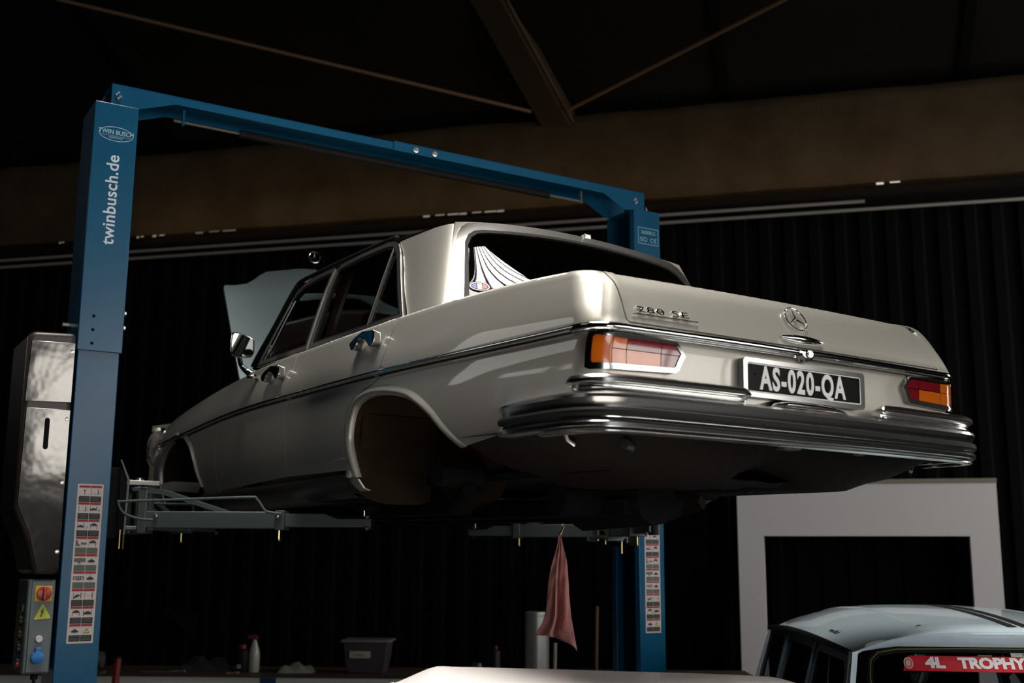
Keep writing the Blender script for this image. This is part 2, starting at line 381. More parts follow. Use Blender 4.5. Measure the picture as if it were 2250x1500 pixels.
def side_panels(mi):
    kw = dict(vlines=VL, mirror=mi, ulines=[u for u in ULc])
    rear_door = Rgap[::1] + Bgap[::-1]
    rd = patch('rear_door', inset(rear_door, .0022), S, M['paint'], car, .03, **kw)
    front_door = Bgap + Fgap[::-1]
    fd = patch('front_door', inset(front_door, .0022), S, M['paint'], car, .03, **kw)
    fender = Fgap + [(3.0, .985), (3.3, .985), (3.40, .97), (3.44, .90), (3.45, .80), (3.44, .66), (3.42, .50), (3.38, .36), (3.30, .30)] + farch + [(2.075, .34)]
    patch('front_fender', inset(fender, .0022), S, M['paint'], car, .03, **kw)
    q = [(.484, .386), (.49, .345), (.40, .30)] + arch[0:] + [(-.71, .4565), (-1.06, .460), (-2.0225, .460), (-2.0225, .7705), (-1.6795, .7707), (-1.404, .7736), (-1.300, .7745), (-1.292, .7765), (-1.2814, .789), (-1.244, .883), (-1.207, .985), (.15, .985)] + Rgap[::-1][1:]
    qq = inset(q, .0022); qq = [(-2.0225 if a < -2.015 else a, b) for a, b in qq]
    patch('rear_quarter_panel', qq, S, M['paint'], car, .03, **kw)
    # dark gap liner just inside the seams
    rows = [[tuple(Vector(S(u, V)) + Vector((.022, 0, -.012 if V > .95 else 0))) for V in (.39, .46, .56, .66, .70, .742, .757, .80, .86, .92, .96, .98)] for u in [-1.02 + .1 * i for i in range(-1, 6)] + [.5 + .1 * i for i in range(19)]]
    rows2 = [r for r in rows if r[0][1] > .47]
    MB().grid(rows2).build('inner_body', M['black'], car, mirror=mi)
    rows3 = [r[5:] for r in rows if r[0][1] < .6]
    MB().grid(rows3).build('inner_body', M['black'], car, mirror=mi)
    # folded wheel arch lips
    for nm, ar, out in (('wheel_arch_lip', arch[2:], .012), ('wheel_arch_lip', farch[1:13], .010)):
        P = smooth_path([(a, b, 0) for a, b in ar], 4); rows = []
        cx = sum(p.x for p in P)/len(P); cy = .38
        for ip, p in enumerate(P):
            tp = 1 if nm == 'x' else min(1, (len(P)-1-ip)/16+.05) if len(ar) > 13 else 1
            d = Vector((p.x-cx, p.y-cy)); d.normalize(); q0 = Vector(S(p.x, max(.3, p.y))); row = []
            for k in range(9):
                a = math.pi*k/8
                row.append(q0+Vector((-.0005-tp*out*math.sin(a)**.8, d.x*(.028-.034*(1-k/8)*1), d.y*(.028-.034*(1-k/8)))) if k < 8 else q0+Vector((.001, d.x*.034, d.y*.034)))
            rin = q0+Vector((.02, -d.x*.006, -d.y*.006)); rows.append([rin]+row)
        MB().grid(rows).build(nm, M['paint'], car, mirror=mi, sharp=60)
    # rocker below the doors
    rows = []
    for i in range(20):
        y = .47 + i * (2.33-.47)/19; t = .386-(y-.484)*.0215; r = []
        for x, z in ((-.868, t-.003), (-.878, t-.012), (-.882, t-.035), (-.874, t-.065), (-.855, t-.09), (-.82, t-.105), (-.74, t-.11)): r.append((x, y, z))
        rows.append(r)
    mb = MB().grid(rows); mb.build('rocker_panel', M['sill'], car, mirror=mi)
    MB().b2(-.889, -.86, .462, .474, .358, .386).build('rocker_end_cap', M['chrome_dull'], car, mirror=mi)
    # chrome side moulding with its black gasket
    path = [(u, .757) for u in [-1.058+.09*i for i in range(51)] if u < 3.42]
    mo = strip_on('side_moulding', path, S, .014, .0085, M['chrome'], car, mirror=mi)
    gk = [(u, .7455) for u in [-1.058+.09*i for i in range(51)] if u < 3.42]
    g = strip_on('moulding_gasket', gk, S, .009, .002, M['rubber'], mo, mirror=mi)
    # door handles
    for u0, V0, L in ((.30, .886, .225), (1.29, .874, .225)):
        c = Vector(S(u0, V0)); par = rd if u0 < 1 else fd
        o = Vector((-1, 0, .12)).normalized()
        def Hp(y, dz, d): return c + Vector((0, y, dz+.02*y)) + o*d
        mb = MB()
        # push-button block at the rear end and hooked grip forward
        prof = [(-.105, .035), (.0, .040), (.06, .026), (.115, .006), (.118, -.012), (.10, -.028), (.075, -.030), (.062, -.016), (.055, .0), (.02, .012), (-.02, .006), (-.045, -.012), (-.065, -.030), (-.09, -.030), (-.108, -.012)]
        f = [Hp(a, b, .045) for a, b in prof]; bk = [Hp(a*.97, b*.9, .006) for a, b in prof]; n = len(prof)
        mb.add(f+bk, [tuple(range(n)), tuple(range(2*n-1, n-1, -1))]+[(i, (i+1) % n, (i+1) % n+n, i+n) for i in range(n)])
        hd = mb.build('door_handle', M['chrome'], par, mirror=mi, bev=.006, seg=3)
        MB().lathe([(.012, 0), (.012, .008), (.008, .011)], k=16, M=basis(Hp(-.082, -.002, .044), (0, 1, 0), (0, 0, 1) if mi else (0, 0, 1))).build('lock_button', M['chrome_dull'], hd, mirror=mi)
both(side_panels)
# ---- boot lid: rear face and deck ----
um = 2*(UR-LR)
lidL = [(-1.2075, .985), (-1.244, .883), (-1.2814, .789), (-1.288, .779), (-1.30, .7765), (-1.404, .7755), (-1.68, .7735), (-2.02, .7725)]
lid = lidL + [(um-a, b) for a, b in lidL[::-1][1:]]
boot = patch('boot_lid', inset(lid, .001), S, M['paint'], car, .03, vlines=VL, ulines=[-2.84+.03*i for i in range(56)], off=.002)
rows = []
for i in range(25):
    u = -1.2075+(um+2*1.2075)*i/24; p0 = Vector(S(u, .985)); r = []
    r.append(tuple(p0+Vector((0, -.001, .001))))
    for k in range(1, 9):
        t = k/8; y = p0.y + t*(-.36+.04*0-p0.y+.10*(abs(p0.x)/.7)**2)
        x = p0.x*(1-.0*t); z = p0.z+.006*math.sin(min(1, t*4)*math.pi/2)+.02*t
        r.append((x, y, z))
    rows.append(r)
MB().grid(rows).build('boot_lid_top', M['paint'], boot)
# dark gutter behind the lid seam, and closing deck
rows = []
for i in range(31):
    u = -1.10+(um+2*1.10)*i/30
    rows.append([tuple(Vector(S(u, V))*1+Vector((0, .02, 0)) if True else 0) for V in (.50, .60, .70, .757, .772, .80, .85, .90, .95, .975)])
MB().grid([[(p[0]*.985, p[1], p[2]-.004) for p in r] for r in rows]).build('inner_body', M['black'], car)
def deck(mi):
    rows = []
    for i in range(14):
        y = -1.0+i*.1
        p = Vector(S(max(y, -1.05), .985)); rows.append([tuple(p), (p.x+.03, p.y, p.z+.001), (-.70, p.y, p.z-.004), (-.60, p.y, p.z-.006)])
    MB().grid(rows).build('rear_deck', M['paint'], car, mirror=mi)
both(deck)
# ---- tail mouldings ----
for a, b in ((-1.045, um+1.045),):
    n = 60; path = [(a+(b-a)*i/n, .7535) for i in range(n+1)]
    tm = strip_on('tail_moulding', path, S, .026, .013, M['chrome'], car)
    strip_on('tail_moulding_lip', [(a+(b-a)*i/n, .7355) for i in range(n+1)], S, .007, .006, M['chrome'], tm)
# lock emblem
c = Vector((0, -1.222, .748))
mb = MB(); pr = [(-.052, .016), (.052, .016), (.056, .006), (.034, -.018), (.012, -.029), (-.012, -.029), (-.034, -.018), (-.056, .006)]
n = len(pr); mb.add([(a, c.y+.02, c.z+b) for a, b in pr]+[(a*.9, c.y-.006, c.z+b*.85) for a, b in pr]+[(a*.45, c.y-.014, c.z+b*.45) for a, b in pr], [(i, (i+1) % n, (i+1) % n+n, i+n) for i in range(n)]+[(i+n, (i+1) % n+n, (i+1) % n+2*n, i+2*n) for i in range(n)]+[tuple(range(2*n, 3*n))])
le = mb.build('boot_lock', M['chrome'], boot, sharp=25)
MB().lathe([(.013, 0), (.014, .004), (.012, .007)], M=basis((.008, -1.238, .748), (1, 0, 0), (0, 0, 1))).build('lock_cylinder', M['chrome_dull'], le)
# ---- star emblem ----
def star(r, tube, parent, Mx, name='star_emblem', m=None):
    mb = MB(); mb.tube([(r*math.cos(a), r*math.sin(a), 0) for a in [2*math.pi*i/40 for i in range(40)]], tube, 8, close=True)
    for k in range(3):
        a = math.pi/2+k*2*math.pi/3; d = Vector((math.cos(a), math.sin(a), 0)); s_ = Vector((-d.y, d.x, 0))
        h = r*.125; base = .0
        pts = [Vector((0, 0, r*.11)), d*r*.98, s_*h+d*h*.58, -s_*h+d*h*.58, Vector((0, 0, -r*.06))]
        mb.add(pts, [(0, 2, 1), (0, 1, 3), (4, 1, 2), (4, 3, 1)])
    o = mb.build(name, m or M['chrome'], parent, sharp=20); o.data.transform(Mx); return o
p = Vector(S(-2.02, .873)); tilt = Vector((0, S(-2.02, .93)[1]-S(-2.02, .82)[1], S(-2.02, .93)[2]-S(-2.02, .82)[2]))
star(.0475, .0026, boot, basis((0, p.y-.006, .876), (1, 0, 0), tilt))
# boot handle: long tapering bar
rows = []
for i in range(21):
    t = -1+2*i/20; k = 1-.62*abs(t)**2.2; x = t*.1
    x = -.002+t*.098; q0 = Vector(S(-2.02, .802))
    rows.append([(x, q0.y-.004-.022*k*math.sin(a)**1, .801+.016*k*math.cos(a)-.002) for a in [math.pi*j/10 for j in range(11)]])
hb = MB().grid(rows, close=True); hb.f += [tuple(range(11)), tuple(range(len(hb.v)-1, len(hb.v)-12, -1))]
hb.build('boot_handle', M['chrome'], boot, sharp=60)
# model badge
bx = lambda u, V: Vector(S(u, V))
x0, x1 = bx(-1.30, .828), bx(-1.53, .828); cM = basis((x0+x1)/2+Vector((0, -.006, .0005)), x1-x0, tilt)
bad = text_mesh('model_badge', '280 SE', M['chrome'], boot, cM, size=.034, sx=1.95, ext=.002, shear=.0, off=.0002, spacing=1.15, bev=.0004)
ul = MB().add([cM @ Vector(v) for v in ((-.125, -.020, -.002), (.135, -.020, -.002), (.135, -.0165, -.002), (-.105, -.0165, -.002), (-.125, -.020, .002), (.135, -.020, .002), (.135, -.0165, .002), (-.105, -.0165, .002))], [(0, 1, 2, 3), (7, 6, 5, 4), (0, 4, 5, 1), (1, 5, 6, 2), (2, 6, 7, 3), (3, 7, 4, 0)]).build('badge_underline', M['chrome'], bad)
# ---- tail lights ----
M['amber'] = mat('amber_lens', (.62, .13, .006), .12, coat=1, bump=(400, .25, .001)); M['redlens'] = mat('red_lens', (.20, .008, .014), .1, coat=1, bump=(300, .15, .001))
M['pinklens'] = mat('pale_red_lens', (.34, .05, .06), .1, coat=1)
M['paleamber'] = mat('pale_amber_lens', (.62, .22, .03), .12, coat=1)
def lamp(mi):
    outer = [(-1.130, .7385), (-1.15, .7425), (-1.30, .7415), (-1.462, .7365), (-1.475, .728), (-1.508, .688), (-1.482, .640), (-1.468, .631), (-1.30, .625), (-1.15, .621), (-1.134, .627)]
    inner = [(-1.151, .720), (-1.158, .7265), (-1.30, .7275), (-1.452, .727), (-1.464, .722), (-1.490, .695), (-1.470, .652), (-1.460, .647), (-1.30, .643), (-1.16, .640), (-1.154, .646)]
    kw = dict(vlines=[.62+.004*i for i in range(32)], ulines=[-1.52+.012*i for i in range(35)], mirror=mi)
    fr = patch('tail_light', outer, S, M['frame_chrome'], car, .01, holes=[inner], off=.020, thick=.026, domed=.006, **kw)
    L = inset(inner, .001)
    uA, uB, vm = -1.286, -1.415, .6875
    def clip(pl, ax, val, keep):      # keep +1: coordinate > val
        out = []
        for i in range(len(pl)):
            a, b = pl[i-1], pl[i]; da, db = (a[ax]-val)*keep, (b[ax]-val)*keep
            if (da > 0) != (db > 0): t = da/(da-db); out.append((a[0]+(b[0]-a[0])*t, a[1]+(b[1]-a[1])*t))
            if db > 0: out.append(b)
        return out
    g = .0012
    def cell(u0, u1, v0, v1, m, nm):
        pl = clip(clip(clip(clip(L, 0, u0+g, 1), 0, u1-g, -1), 1, v0+g, 1), 1, v1-g, -1)
        if len(pl) > 2: patch(nm, pl, S, m, fr, .01, off=.016, thick=.012, domed=.003, **kw)
    cell(-1.228, -1.0, .5, .8, M['amber'], 'amber_lens')
    cell(uA, -1.2285, vm, .8, M['amber'], 'amber_lens'); cell(uA, -1.2285, .5, vm, M['amber'], 'amber_lens')
    cell(uB, uA, vm, .8, M['redlens'], 'red_lens'); cell(uB, uA, .5, vm, M['amber'], 'amber_lens')
    cell(-1.6, uB, vm, .8, M['redlens'], 'red_lens'); cell(-1.6, uB, .5, vm, M['redlens'], 'red_lens')
    patch('lamp_backing', inset(inner, -.003), S, M['black'], fr, .02, off=.006, thick=.004, **kw)
both(lamp)
# ---- number plate ----
yp = -1.213; pc = Vector((.0, yp, .647)); PW, PH = .580, .128
tl = .012
npl = MB()
def rrect(w_, h_, r, k=4):
    out = []
    for cx, cy, a0 in ((w_/2-r, h_/2-r, 0), (-w_/2+r, h_/2-r, 90), (-w_/2+r, -h_/2+r, 180), (w_/2-r, -h_/2+r, 270)):
        out += [(cx+r*math.cos(math.radians(a0+90*i/k)), cy+r*math.sin(math.radians(a0+90*i/k))) for i in range(k+1)]
    return out
def flat(p0, yy): return lambda u, v: (p0.x+u, yy, p0.z+v)
cc = (0, 0, .64)
nf = patch('number_plate', rrect(PW, PH, .014), flat(pc, yp-.016), M['frame_chrome'], car, .03, holes=[rrect(PW-.034, PH-.030, .008)], thick=.03, domed=.003, ctr=cc)
patch('plate_border', rrect(PW-.036, PH-.032, .007), flat(pc, yp-.0135), M['platewhite'], nf, .03, holes=[rrect(PW-.044, PH-.040, .005)], thick=.002, ctr=cc)
M['plateblk'] = mat('plate_black', (.006, .006, .006), .6, spec=.05, coat=.06, coatr=.15, bump=(14, .12, .01))
patch('plate_face', rrect(PW-.036, PH-.032, .007), flat(pc, yp-.0125), M['plateblk'], nf, .03, thick=.006, ctr=cc)
text_mesh('plate_characters', 'AS-020-QA', M['platewhite'], nf, basis((pc.x-.012, yp-.014, pc.z-.002), (1, 0, 0), (0, 0, 1)), size=.106, sx=.70, ext=.0012, off=.0026, spacing=1.17, bev=.0006)
for x in (-.185, .235): MB().lathe([(.004, 0), (.003, .002)], k=10, M=basis((x-.05, yp-.0127, pc.z+.012), (1, 0, 0), (0, 0, 1))).build('plate_rivet', M['black'], nf)
MB().b2(-.152, -.149, -1.196, -1.190, .50, .585).build('panel_seam', M['black'], car)
# plate lamp housing
rows = []
for i in range(19):
    t = -1+2*i/18; k = math.sqrt(max(0, 1-abs(t)**3.2)); rows.append([(-.008+t*.19, -1.205-.05*math.sin(a), .552+.024*k*(1-math.cos(a))*.8-.004) for a in [math.pi*j/8 for j in range(9)]])
MB().grid(rows, close=True).build('plate_lamp', M['chrome'], car, sharp=60)
# ---- rear bumper ----
bp = [(-.905, -.74), (-.920, -.80), (-.930, -.95), (-.930, -1.08), (-.918, -1.16), (-.885, -1.225), (-.83, -1.258), (-.74, -1.276), (-.5, -1.288), (-.25, -1.294), (0, -1.296)]
bp = bp+[(-a, b) for a, b in bp[::-1][1:]]
bp = [(p.x, p.y) for p in smooth_path([(a, b, 0) for a, b in bp], 4)]
bz = .0
bump_ = sweep_plan(bp, [(-.05, .545), (-.02, .549), (-.004, .546), (.006, .538), (.009, .528), (.004, .517), (-.001, .506), (-.003, .470), (.004, .464), (.010, .454), (.008, .444), (-.002, .439), (-.05, .437)])
bump_.v = [(x, y, z+(.0 if abs(x) < .9 else 0)) for x, y, z in bump_.v]
rb = bump_.build('rear_bumper', M['bumper_chrome'], car, sharp=28)
sweep_plan(bp[1:-1], [(-.01, .500), (.008, .498), (.013, .490), (.013, .481), (.008, .474), (-.01, .472)]).build('bumper_rubber_strip', M['rubber'], rb, sharp=30)
sweep_plan(bp[9:-9], [(-.04, .431), (-.006, .433), (-.004, .428), (-.010, .425), (-.04, .424)]).build('bumper_lower_lip', M['chrome_dull'], rb)
def extra(mi):
    op = [(-.900, -1.105), (-.912, -1.14), (-.905, -1.19), (-.87, -1.235), (-.80, -1.258), (-.70, -1.268), (-.5, -1.278), (-.36, -1.284), (-.315, -1.280)]
    op = [(p.x, p.y) for p in smooth_path([(a, b, 0) for a, b in op], 5)]
    def prof(k): return [(-.05, .558+.0*k), (-.05, .592), (-.02, .600), (-.006, .600), (.003, .595), (.008, .585), (.006, .575), (-.002, .568), (-.012, .565), (-.012, .562), (-.006, .558), (-.010, .551), (-.04, .549)]
    mb = sweep_plan(op, prof(1)); L = len(prof(1)); n = len(op)
    for i in range(n):      # round the ends
        d = min(i, n-1-i); k = 1 if d > 3 else (.45, .72, .88, .97)[d]
        for j in range(L):
            x, y, z = mb.v[i*L+j]; mb.v[i*L+j] = (x, y, .574+(z-.574)*k)
    mb.build('bumper_overrider', M['bumper_chrome'], rb, sharp=35, mirror=mi)
    MB().b2(-.76, -.72, -1.19, -1.27, .455, .47).build('bumper_bracket', M['black'], rb, mirror=mi)
both(extra)
# ---- cabin: pillars, roof, window frames, glass ----
xe = lambda t: .725+(.600-.725)*t; ye = lambda t: -.06+.165*t; bw = lambda t: .34+(-.065-.34)*t; ze = lambda t: 1.03+.38*t; cz = lambda t: -.06+.125*t
def RG(s, t):
    k = 1-s*s; b = .018*math.sin(max(0, min(1, t))*math.pi)*k
    return (s*xe(t), ye(t)-bw(t)*k-b*.7, ze(t)+cz(t)*k+b*.7)
def CP(a, z):
    t = (z-1.03)/.38; E = Vector((-xe(t), ye(t), z)); gx = -interp(GX, z); y0 = .60; yk = ye(t)+.21
    P0 = Vector((gx, y0, z)); P1 = Vector((gx, yk, z))
    if a < .6: return tuple(P0.lerp(P1, a/.6))
    k = (a-.6)/.4; C1 = Vector((gx+.006, ye(t)+.03, z)); return tuple(P1*(1-k)**2+C1*2*k*(1-k)+E*k*k)
def a_of(y, z):
    t = (z-1.03)/.38; return .6*(.60-y)/(.60-ye(t)-.21)
XE = [(.105, .600), (.2, .638), (.33, .650), (.6, .641), (1.2, .638), (1.5, .632), (1.70, .615)]; ZE = [(.105, 1.410), (.3, 1.413), (.6, 1.44), (1.2, 1.446), (1.55, 1.438), (1.72, 1.415)]
def RF(q, p):       # roof
    y0 = .105+.065*(1-q*q); y1 = 1.70+.04*(1-q*q); y = y0+(y1-y0)*p
    yy = .105+(1.70-.105)*p; x = q*interp(XE, yy); z0 = interp(ZE, yy); zc = 1.475+.022*math.sin(math.pi*p)-.004*p
    return (x, y, z0+(zc-z0)*(1-abs(q)**2.4))
rows = [[RF(-1+2*i/40, (j/30)) for i in range(41)] for j in range(31)]
MB().grid(rows).build('roof', M['paint'], car)
MB().grid([[(a, b, c_-.03) for a, b, c_ in r] for r in rows]).build('headliner', M['headliner'], car)
def cabin(mi):
    # C pillar
    top = [(a_of(.60, 1.43), 1.425), (a_of(.53, 1.405), 1.412), (1.0, 1.408)]
    left = [(a_of(.155, 1.0), .992), (a_of(.20, 1.05), 1.05), (a_of(.27, 1.13), 1.13), (a_of(.36, 1.25), 1.25), (a_of(.44, 1.345), 1.345), (a_of(.50, 1.39), 1.39)]
    patch('rear_pillar', left+top[1:]+[(1, 1.2), (1, 1.04), (1, .985)], CP, M['paint'], car, .03, ulines=[.02*i for i in range(1, 50)], vlines=[1.0+.02*i for i in range(21)], mirror=mi, bstep=.02)
    # window frames (y, z)
    fo = {'r': [(1.135, .990), (1.155, 1.15), (1.17, 1.30), (1.165, 1.405), (1.13, 1.425), (.90, 1.434), (.637, 1.430), (.565, 1.418), (.515, 1.398), (.475, 1.365), (.435, 1.325), (.30, 1.15), (.185, 1.005), (.175, .990)],
          'f': [(1.215, 1.425), (1.40, 1.424), (1.56, 1.405), (1.625, 1.375), (1.655, 1.33), (1.72, 1.18), (1.795, 1.00), (1.80, .990), (1.155, .990), (1.175, 1.15), (1.19, 1.30), (1.19, 1.405)]}
    for k, pl in fo.items():
        w_ = .024
        inn = inset(pl, w_)
        inn = [(a, max(b, 1.0)) for a, b in inn]
        fr = patch('door_window_frame', pl, GS, M['satin'], car, .02, holes=[inn], off=.010, thick=.02, mirror=mi, domed=.004, bstep=.015)
        patch('frame_gasket', inset(pl, w_-.004), GS, M['rubber'], fr, .02, holes=[inset(pl, w_+.010)], off=.006, thick=.02, mirror=mi, bstep=.015)
        patch('door_glass', inset(pl, w_-.002), GS, M['glass'], fr, .05, off=-.004, thick=.004, mirror=mi)
    for (a, b), nm in ((((.553, 1.405), (.525, 1.0)), 0), (((1.612, 1.36), (1.735, 1.0)), 1)):
        strip_on('window_divider', [(a[0]+(b[0]-a[0])*i/8, a[1]+(b[1]-a[1])*i/8) for i in range(9)], GS, .018 if nm == 0 else .012, .010, M['chrome'] if nm else M['chrome_dull'], car, mirror=mi)
    strip_on('pillar_trim', [(1.178-.02+ .0*i, 1.0+.04*i) if i < 0 else (1.146+.036*min(1, i/7.), .992+.0415*i) for i in range(11)], GS, .012, .016, M['satin'], car, mirror=mi)
    # belt trim
    strip_on('belt_trim', [(.18+.09*i, .990) for i in range(19)], GS, .016, .012, M['chrome_dull'], car, mirror=mi)
    strip_on('belt_trim', [(a_of(.17, 1.0)+(1-a_of(.17, 1.0))*i/10, .996) for i in range(8)], CP, .012, .008, M['chrome'], car, mirror=mi)
    # drip rail
    dr = [(.545, 1.428), (.60, 1.447), (.776, 1.452), (1.19, 1.4535), (1.50, 1.450), (1.655, 1.443), (1.69, 1.415), (1.713, 1.358), (1.769, 1.209), (1.86, 1.05), (1.885, 1.0)]
    pts = [Vector(GS(p.x, p.y))+Vector((-.008, 0, 0)) for p in smooth_path([(a, b, 0) for a, b in dr], 5)]
    MB().tube(pts, .011, 8).build('drip_rail', M['rubber'], car, mirror=mi)
    # A pillar
    rows = []
    for i in range(12):
        t = i/11; z = 1.44-.45*t; yb = 1.675+.215*t**1.25
        rows.append([(-interp(GX, z)+.004, yb-.03, z), (-interp(GX, z)+.002, yb+.004, z), (-interp(GX, z)+.03, yb+.04, z), (-interp(GX, z)+.05, yb+.01, z)])
    MB().grid(rows, close=True).build('front_pillar', M['black'], car, mirror=mi)
both(cabin)
# rear window: glass, gasket and broad chrome surround
def sarc(s0, t0, s1, t1, n=8): return [(s0+(s1-s0)*i/n, t0+(t1-t0)*i/n) for i in range(n)]
def rwpoly(d):
    a, b, r = 1-d, 1-d*1.6, .10
    L = [(-a, -.02+d), (-a, b-r*1.6), (-a+r*.25, b-r*.62), (-a+r*.75, b-r*.12), (-a+r*1.5, b)]
    return L+[(-x, y) for x, y in L[::-1]]
ctr = (0, .9, 1.1)
rw = patch('rear_window_surround', rwpoly(0), RG, M['satin'], car, .05, holes=[rwpoly(.062)], off=.006, thick=.02, ctr=ctr, domed=.006, bstep=.03)
patch('window_corner_panel', [(-1.02, -.02), (-1.02, 1.015), (1.02, 1.015), (1.02, -.02)], RG, M['paint'], rw, .06, holes=[rwpoly(.03)], off=.001, thick=.01, ctr=ctr)
patch('window_gasket', rwpoly(.055), RG, M['rubber'], rw, .05, holes=[rwpoly(.085)], off=.006, thick=.012, ctr=ctr, bstep=.03)
patch('rear_glass', rwpoly(.07), RG, M['rglass'], rw, .05, off=0, thick=0, ctr=ctr, bstep=.03)
# chrome clip on the top surround and the national sticker in the corner
q0 = Vector(RG(.18, 1.0)); MB().box(q0+Vector((0, -.004, .006)), (.035, .03, .024)).build('surround_clip', M['chrome_dull'], rw, bev=.003)
def oval(r, r2, n=28): return [(r*math.cos(2*math.pi*i/n), r2*math.sin(2*math.pi*i/n)) for i in range(n)]
so = (-.865, .205)
def OV(u, v): return RG(so[0]+u*1.45, so[1]+v*2.1)
st = patch('oval_sticker', oval(.036, .026), OV, M['rubber'], rw, .02, off=.004, thick=.002, ctr=ctr)
patch('sticker_rim', oval(.033, .023), OV, M['white'], st, .02, holes=[oval(.029, .019)], off=.0052, thick=0, ctr=ctr)
def band(x0, x1):
    o = oval(.026, .016, 60); top = [p for p in o if x0 <= p[0] <= x1 and p[1] > 0]; bot = [p for p in o if x0 <= p[0] <= x1 and p[1] < 0]
    return sorted(top)+sorted(bot, reverse=True)
M['flagblue'] = mat('flag_blue', (.05, .07, .30), .5); M['flagred'] = mat('flag_red', (.55, .05, .04), .5); M['flagcream'] = mat('flag_cream', (.72, .55, .42), .5)
for x0, x1, m_ in ((-.026, -.0085, 'flagblue'), (-.0085, .0085, 'flagcream'), (.0085, .026, 'flagred')): patch('flag_band', band(x0, x1), OV, M[m_], st, .01, off=.0055, thick=0, ctr=ctr)
# windscreen
def WS(s, t):
    k = 1-s*s; x = s*(.735-.125*t); return (x, 1.915-.215*t+k*(.30-.26*t), .985+.435*t+k*(.0+.05*t))
patch('windscreen', [(-1, .02), (-1, .98), (1, .98), (1, .02)], WS, M['glass'], car, .1, ctr=(0, 1, 1.1), thick=.004)
# parcel shelf, seats, dash, steering wheel
MB().b2(-.70, .70, -.40, .28, .93, .955).build('parcel_shelf', M['black'], car)
def seat(x0, x1, y, name, h=1.10):
    mb = MB(); mb.box(((x0+x1)/2, y-.30+.02, .56), (x1-x0, .56, .20)) if False else None
    mb.prism([(y, .45), (y+.12, .45), (y-.02, h), (y-.09, h-.01), (y-.14, h-.06)][::-1], 0, x0, x1)
    s_ = mb.build(name, M['interior'], car, bev=.03, seg=3)
    MB().b2(x0, x1, y+.10, y+.60, .45, .60).build('seat_cushion', M['interior'], s_, bev=.04, seg=3)
seat(-.62, -.06, .98, 'front_seat', 1.17); seat(.06, .62, .98, 'front_seat', 1.17); seat(-.48, .48, .22, 'rear_bench', 1.05)
MB().b2(-.70, .70, 1.72, 1.95, .75, .99).build('dashboard', M['interior'], car, bev=.04, seg=3)
MB().tube([(-.36+.20*math.cos(a), 1.50+.06*math.sin(a), .98+.19*math.sin(a)) for a in [2*math.pi*i/32 for i in range(32)]], .011, 8, close=True).build('steering_wheel', M['rubber'], car)
MB().tube([(-.36, 1.50, .98), (-.36, 1.75, .88)], .03).build('steering_column', M['rubber'], car)
for s_ in (-1, 1): MB().tube([(s_*.73, 1.13, .99), (s_*.60, 1.13, 1.43)], .028, 8).build('centre_pillar', M['interior'], car)
# ---- door mirror ----
mc = Vector((-.955, 1.62, 1.06)); face = Vector((-.12, -1, .05)).normalized(); mx = Vector((1, -.12, 0)).normalized(); mz_ = mx.cross(face) * -1
mz_ = Vector((0, .05, 1)).normalized()
BM = basis(mc, (1, -.08, 0), (0, -.06, 1))
rows = []
pr = [(-.055, .048), (-.04, .064), (.0, .060), (.045, .046), (.062, .026), (.064, -.03), (.054, -.052), (.03, -.060), (-.03, -.060), (-.052, -.050), (-.058, -.03)]
pr = [(p.x, p.y) for p in smooth_path([(a, b, 0) for a, b in pr], 3, True)]
for k, (s_, d) in enumerate(((.86, .012), (.95, .014), (1.0, .008), (1.0, 0), (.93, -.018), (.7, -.034), (.35, -.040), (.05, -.041))): rows.append([BM @ Vector((a*s_, b*s_, d)) for a, b in pr])
mr = MB().grid(rows, close=True).build('door_mirror', M['chrome'], car, sharp=40)
M['mirror'] = mat('mirror_glass', (.9, .9, .9), .01, 1)
MB().add([BM @ Vector((a*.88, b*.88, .013)) for a, b in pr], [tuple(range(len(pr)))]).build('mirror_glass', M['mirror'], mr)
MB().tube(smooth_path([mc+Vector((.0, .02, -.05)), mc+Vector((.015, .02, -.10)), (-.90, 1.60, .915)], 4), [.012]*5+[.014, .016, .02, .024]).build('mirror_stalk', M['chrome'], mr)
MB().lathe([(.028, 0), (.03, .01), (.02, .022)], (-.893, 1.60, .895)).build('mirror_foot', M['chrome'], mr)
# ---- raised bonnet with its star ----
th = math.radians(53)
hl = [(-.668, .0), (-.668, .10), (-.655, .45), (-.640, .84), (-.630, .865), (-.564, .871), (-.486, .896), (-.434, .940), (-.377, 1.005), (-.321, 1.056), (-.222, 1.087), (-.124, 1.109), (0, 1.118)]
hood_poly = hl+[(-a, b) for a, b in hl[::-1][1:]]
def HD(x, s_):
    n_ = -.03*(x/.6)**2 + .035*math.exp(-(x/.16)**2)*min(1, s_) - .05*max(0, s_-.8)**2*8
    return (x, 2.35+s_*math.cos(th)-n_*math.sin(th), .98+s_*math.sin(th)+n_*math.cos(th))
M['hood_dimmed'] = mat('dimmed_bonnet_paint', (.26, .33, .34), .42, .45, coat=.5)  # body paint dimmed to grey-green: weak cool light put into the colour
hood = patch('bonnet', hood_poly, HD, M['hood_dimmed'], car, .05, thick=.018, ctr=(0, 2.6, .6) if False else (0, 4.2, 1.0))
MB().add([Vector(HD(a*.99, b*.99))+Vector((0, .02, -.015)) for a, b in hood_poly], [tuple(range(len(hood_poly)))]).build('bonnet_inner', M['black'], hood)
sb = Vector(HD(-.0, 1.105))+Vector((0, -.01, .01))
star(.038, .0022, hood, basis(sb+Vector((0, .0, .075)), (1, -.15, 0), (0, .1, 1)), 'bonnet_star')
MB().tube([sb-Vector((0, 0, .01)), sb+Vector((0, 0, .038))], [.014, .006]).build('star_base', M['chrome'], hood)
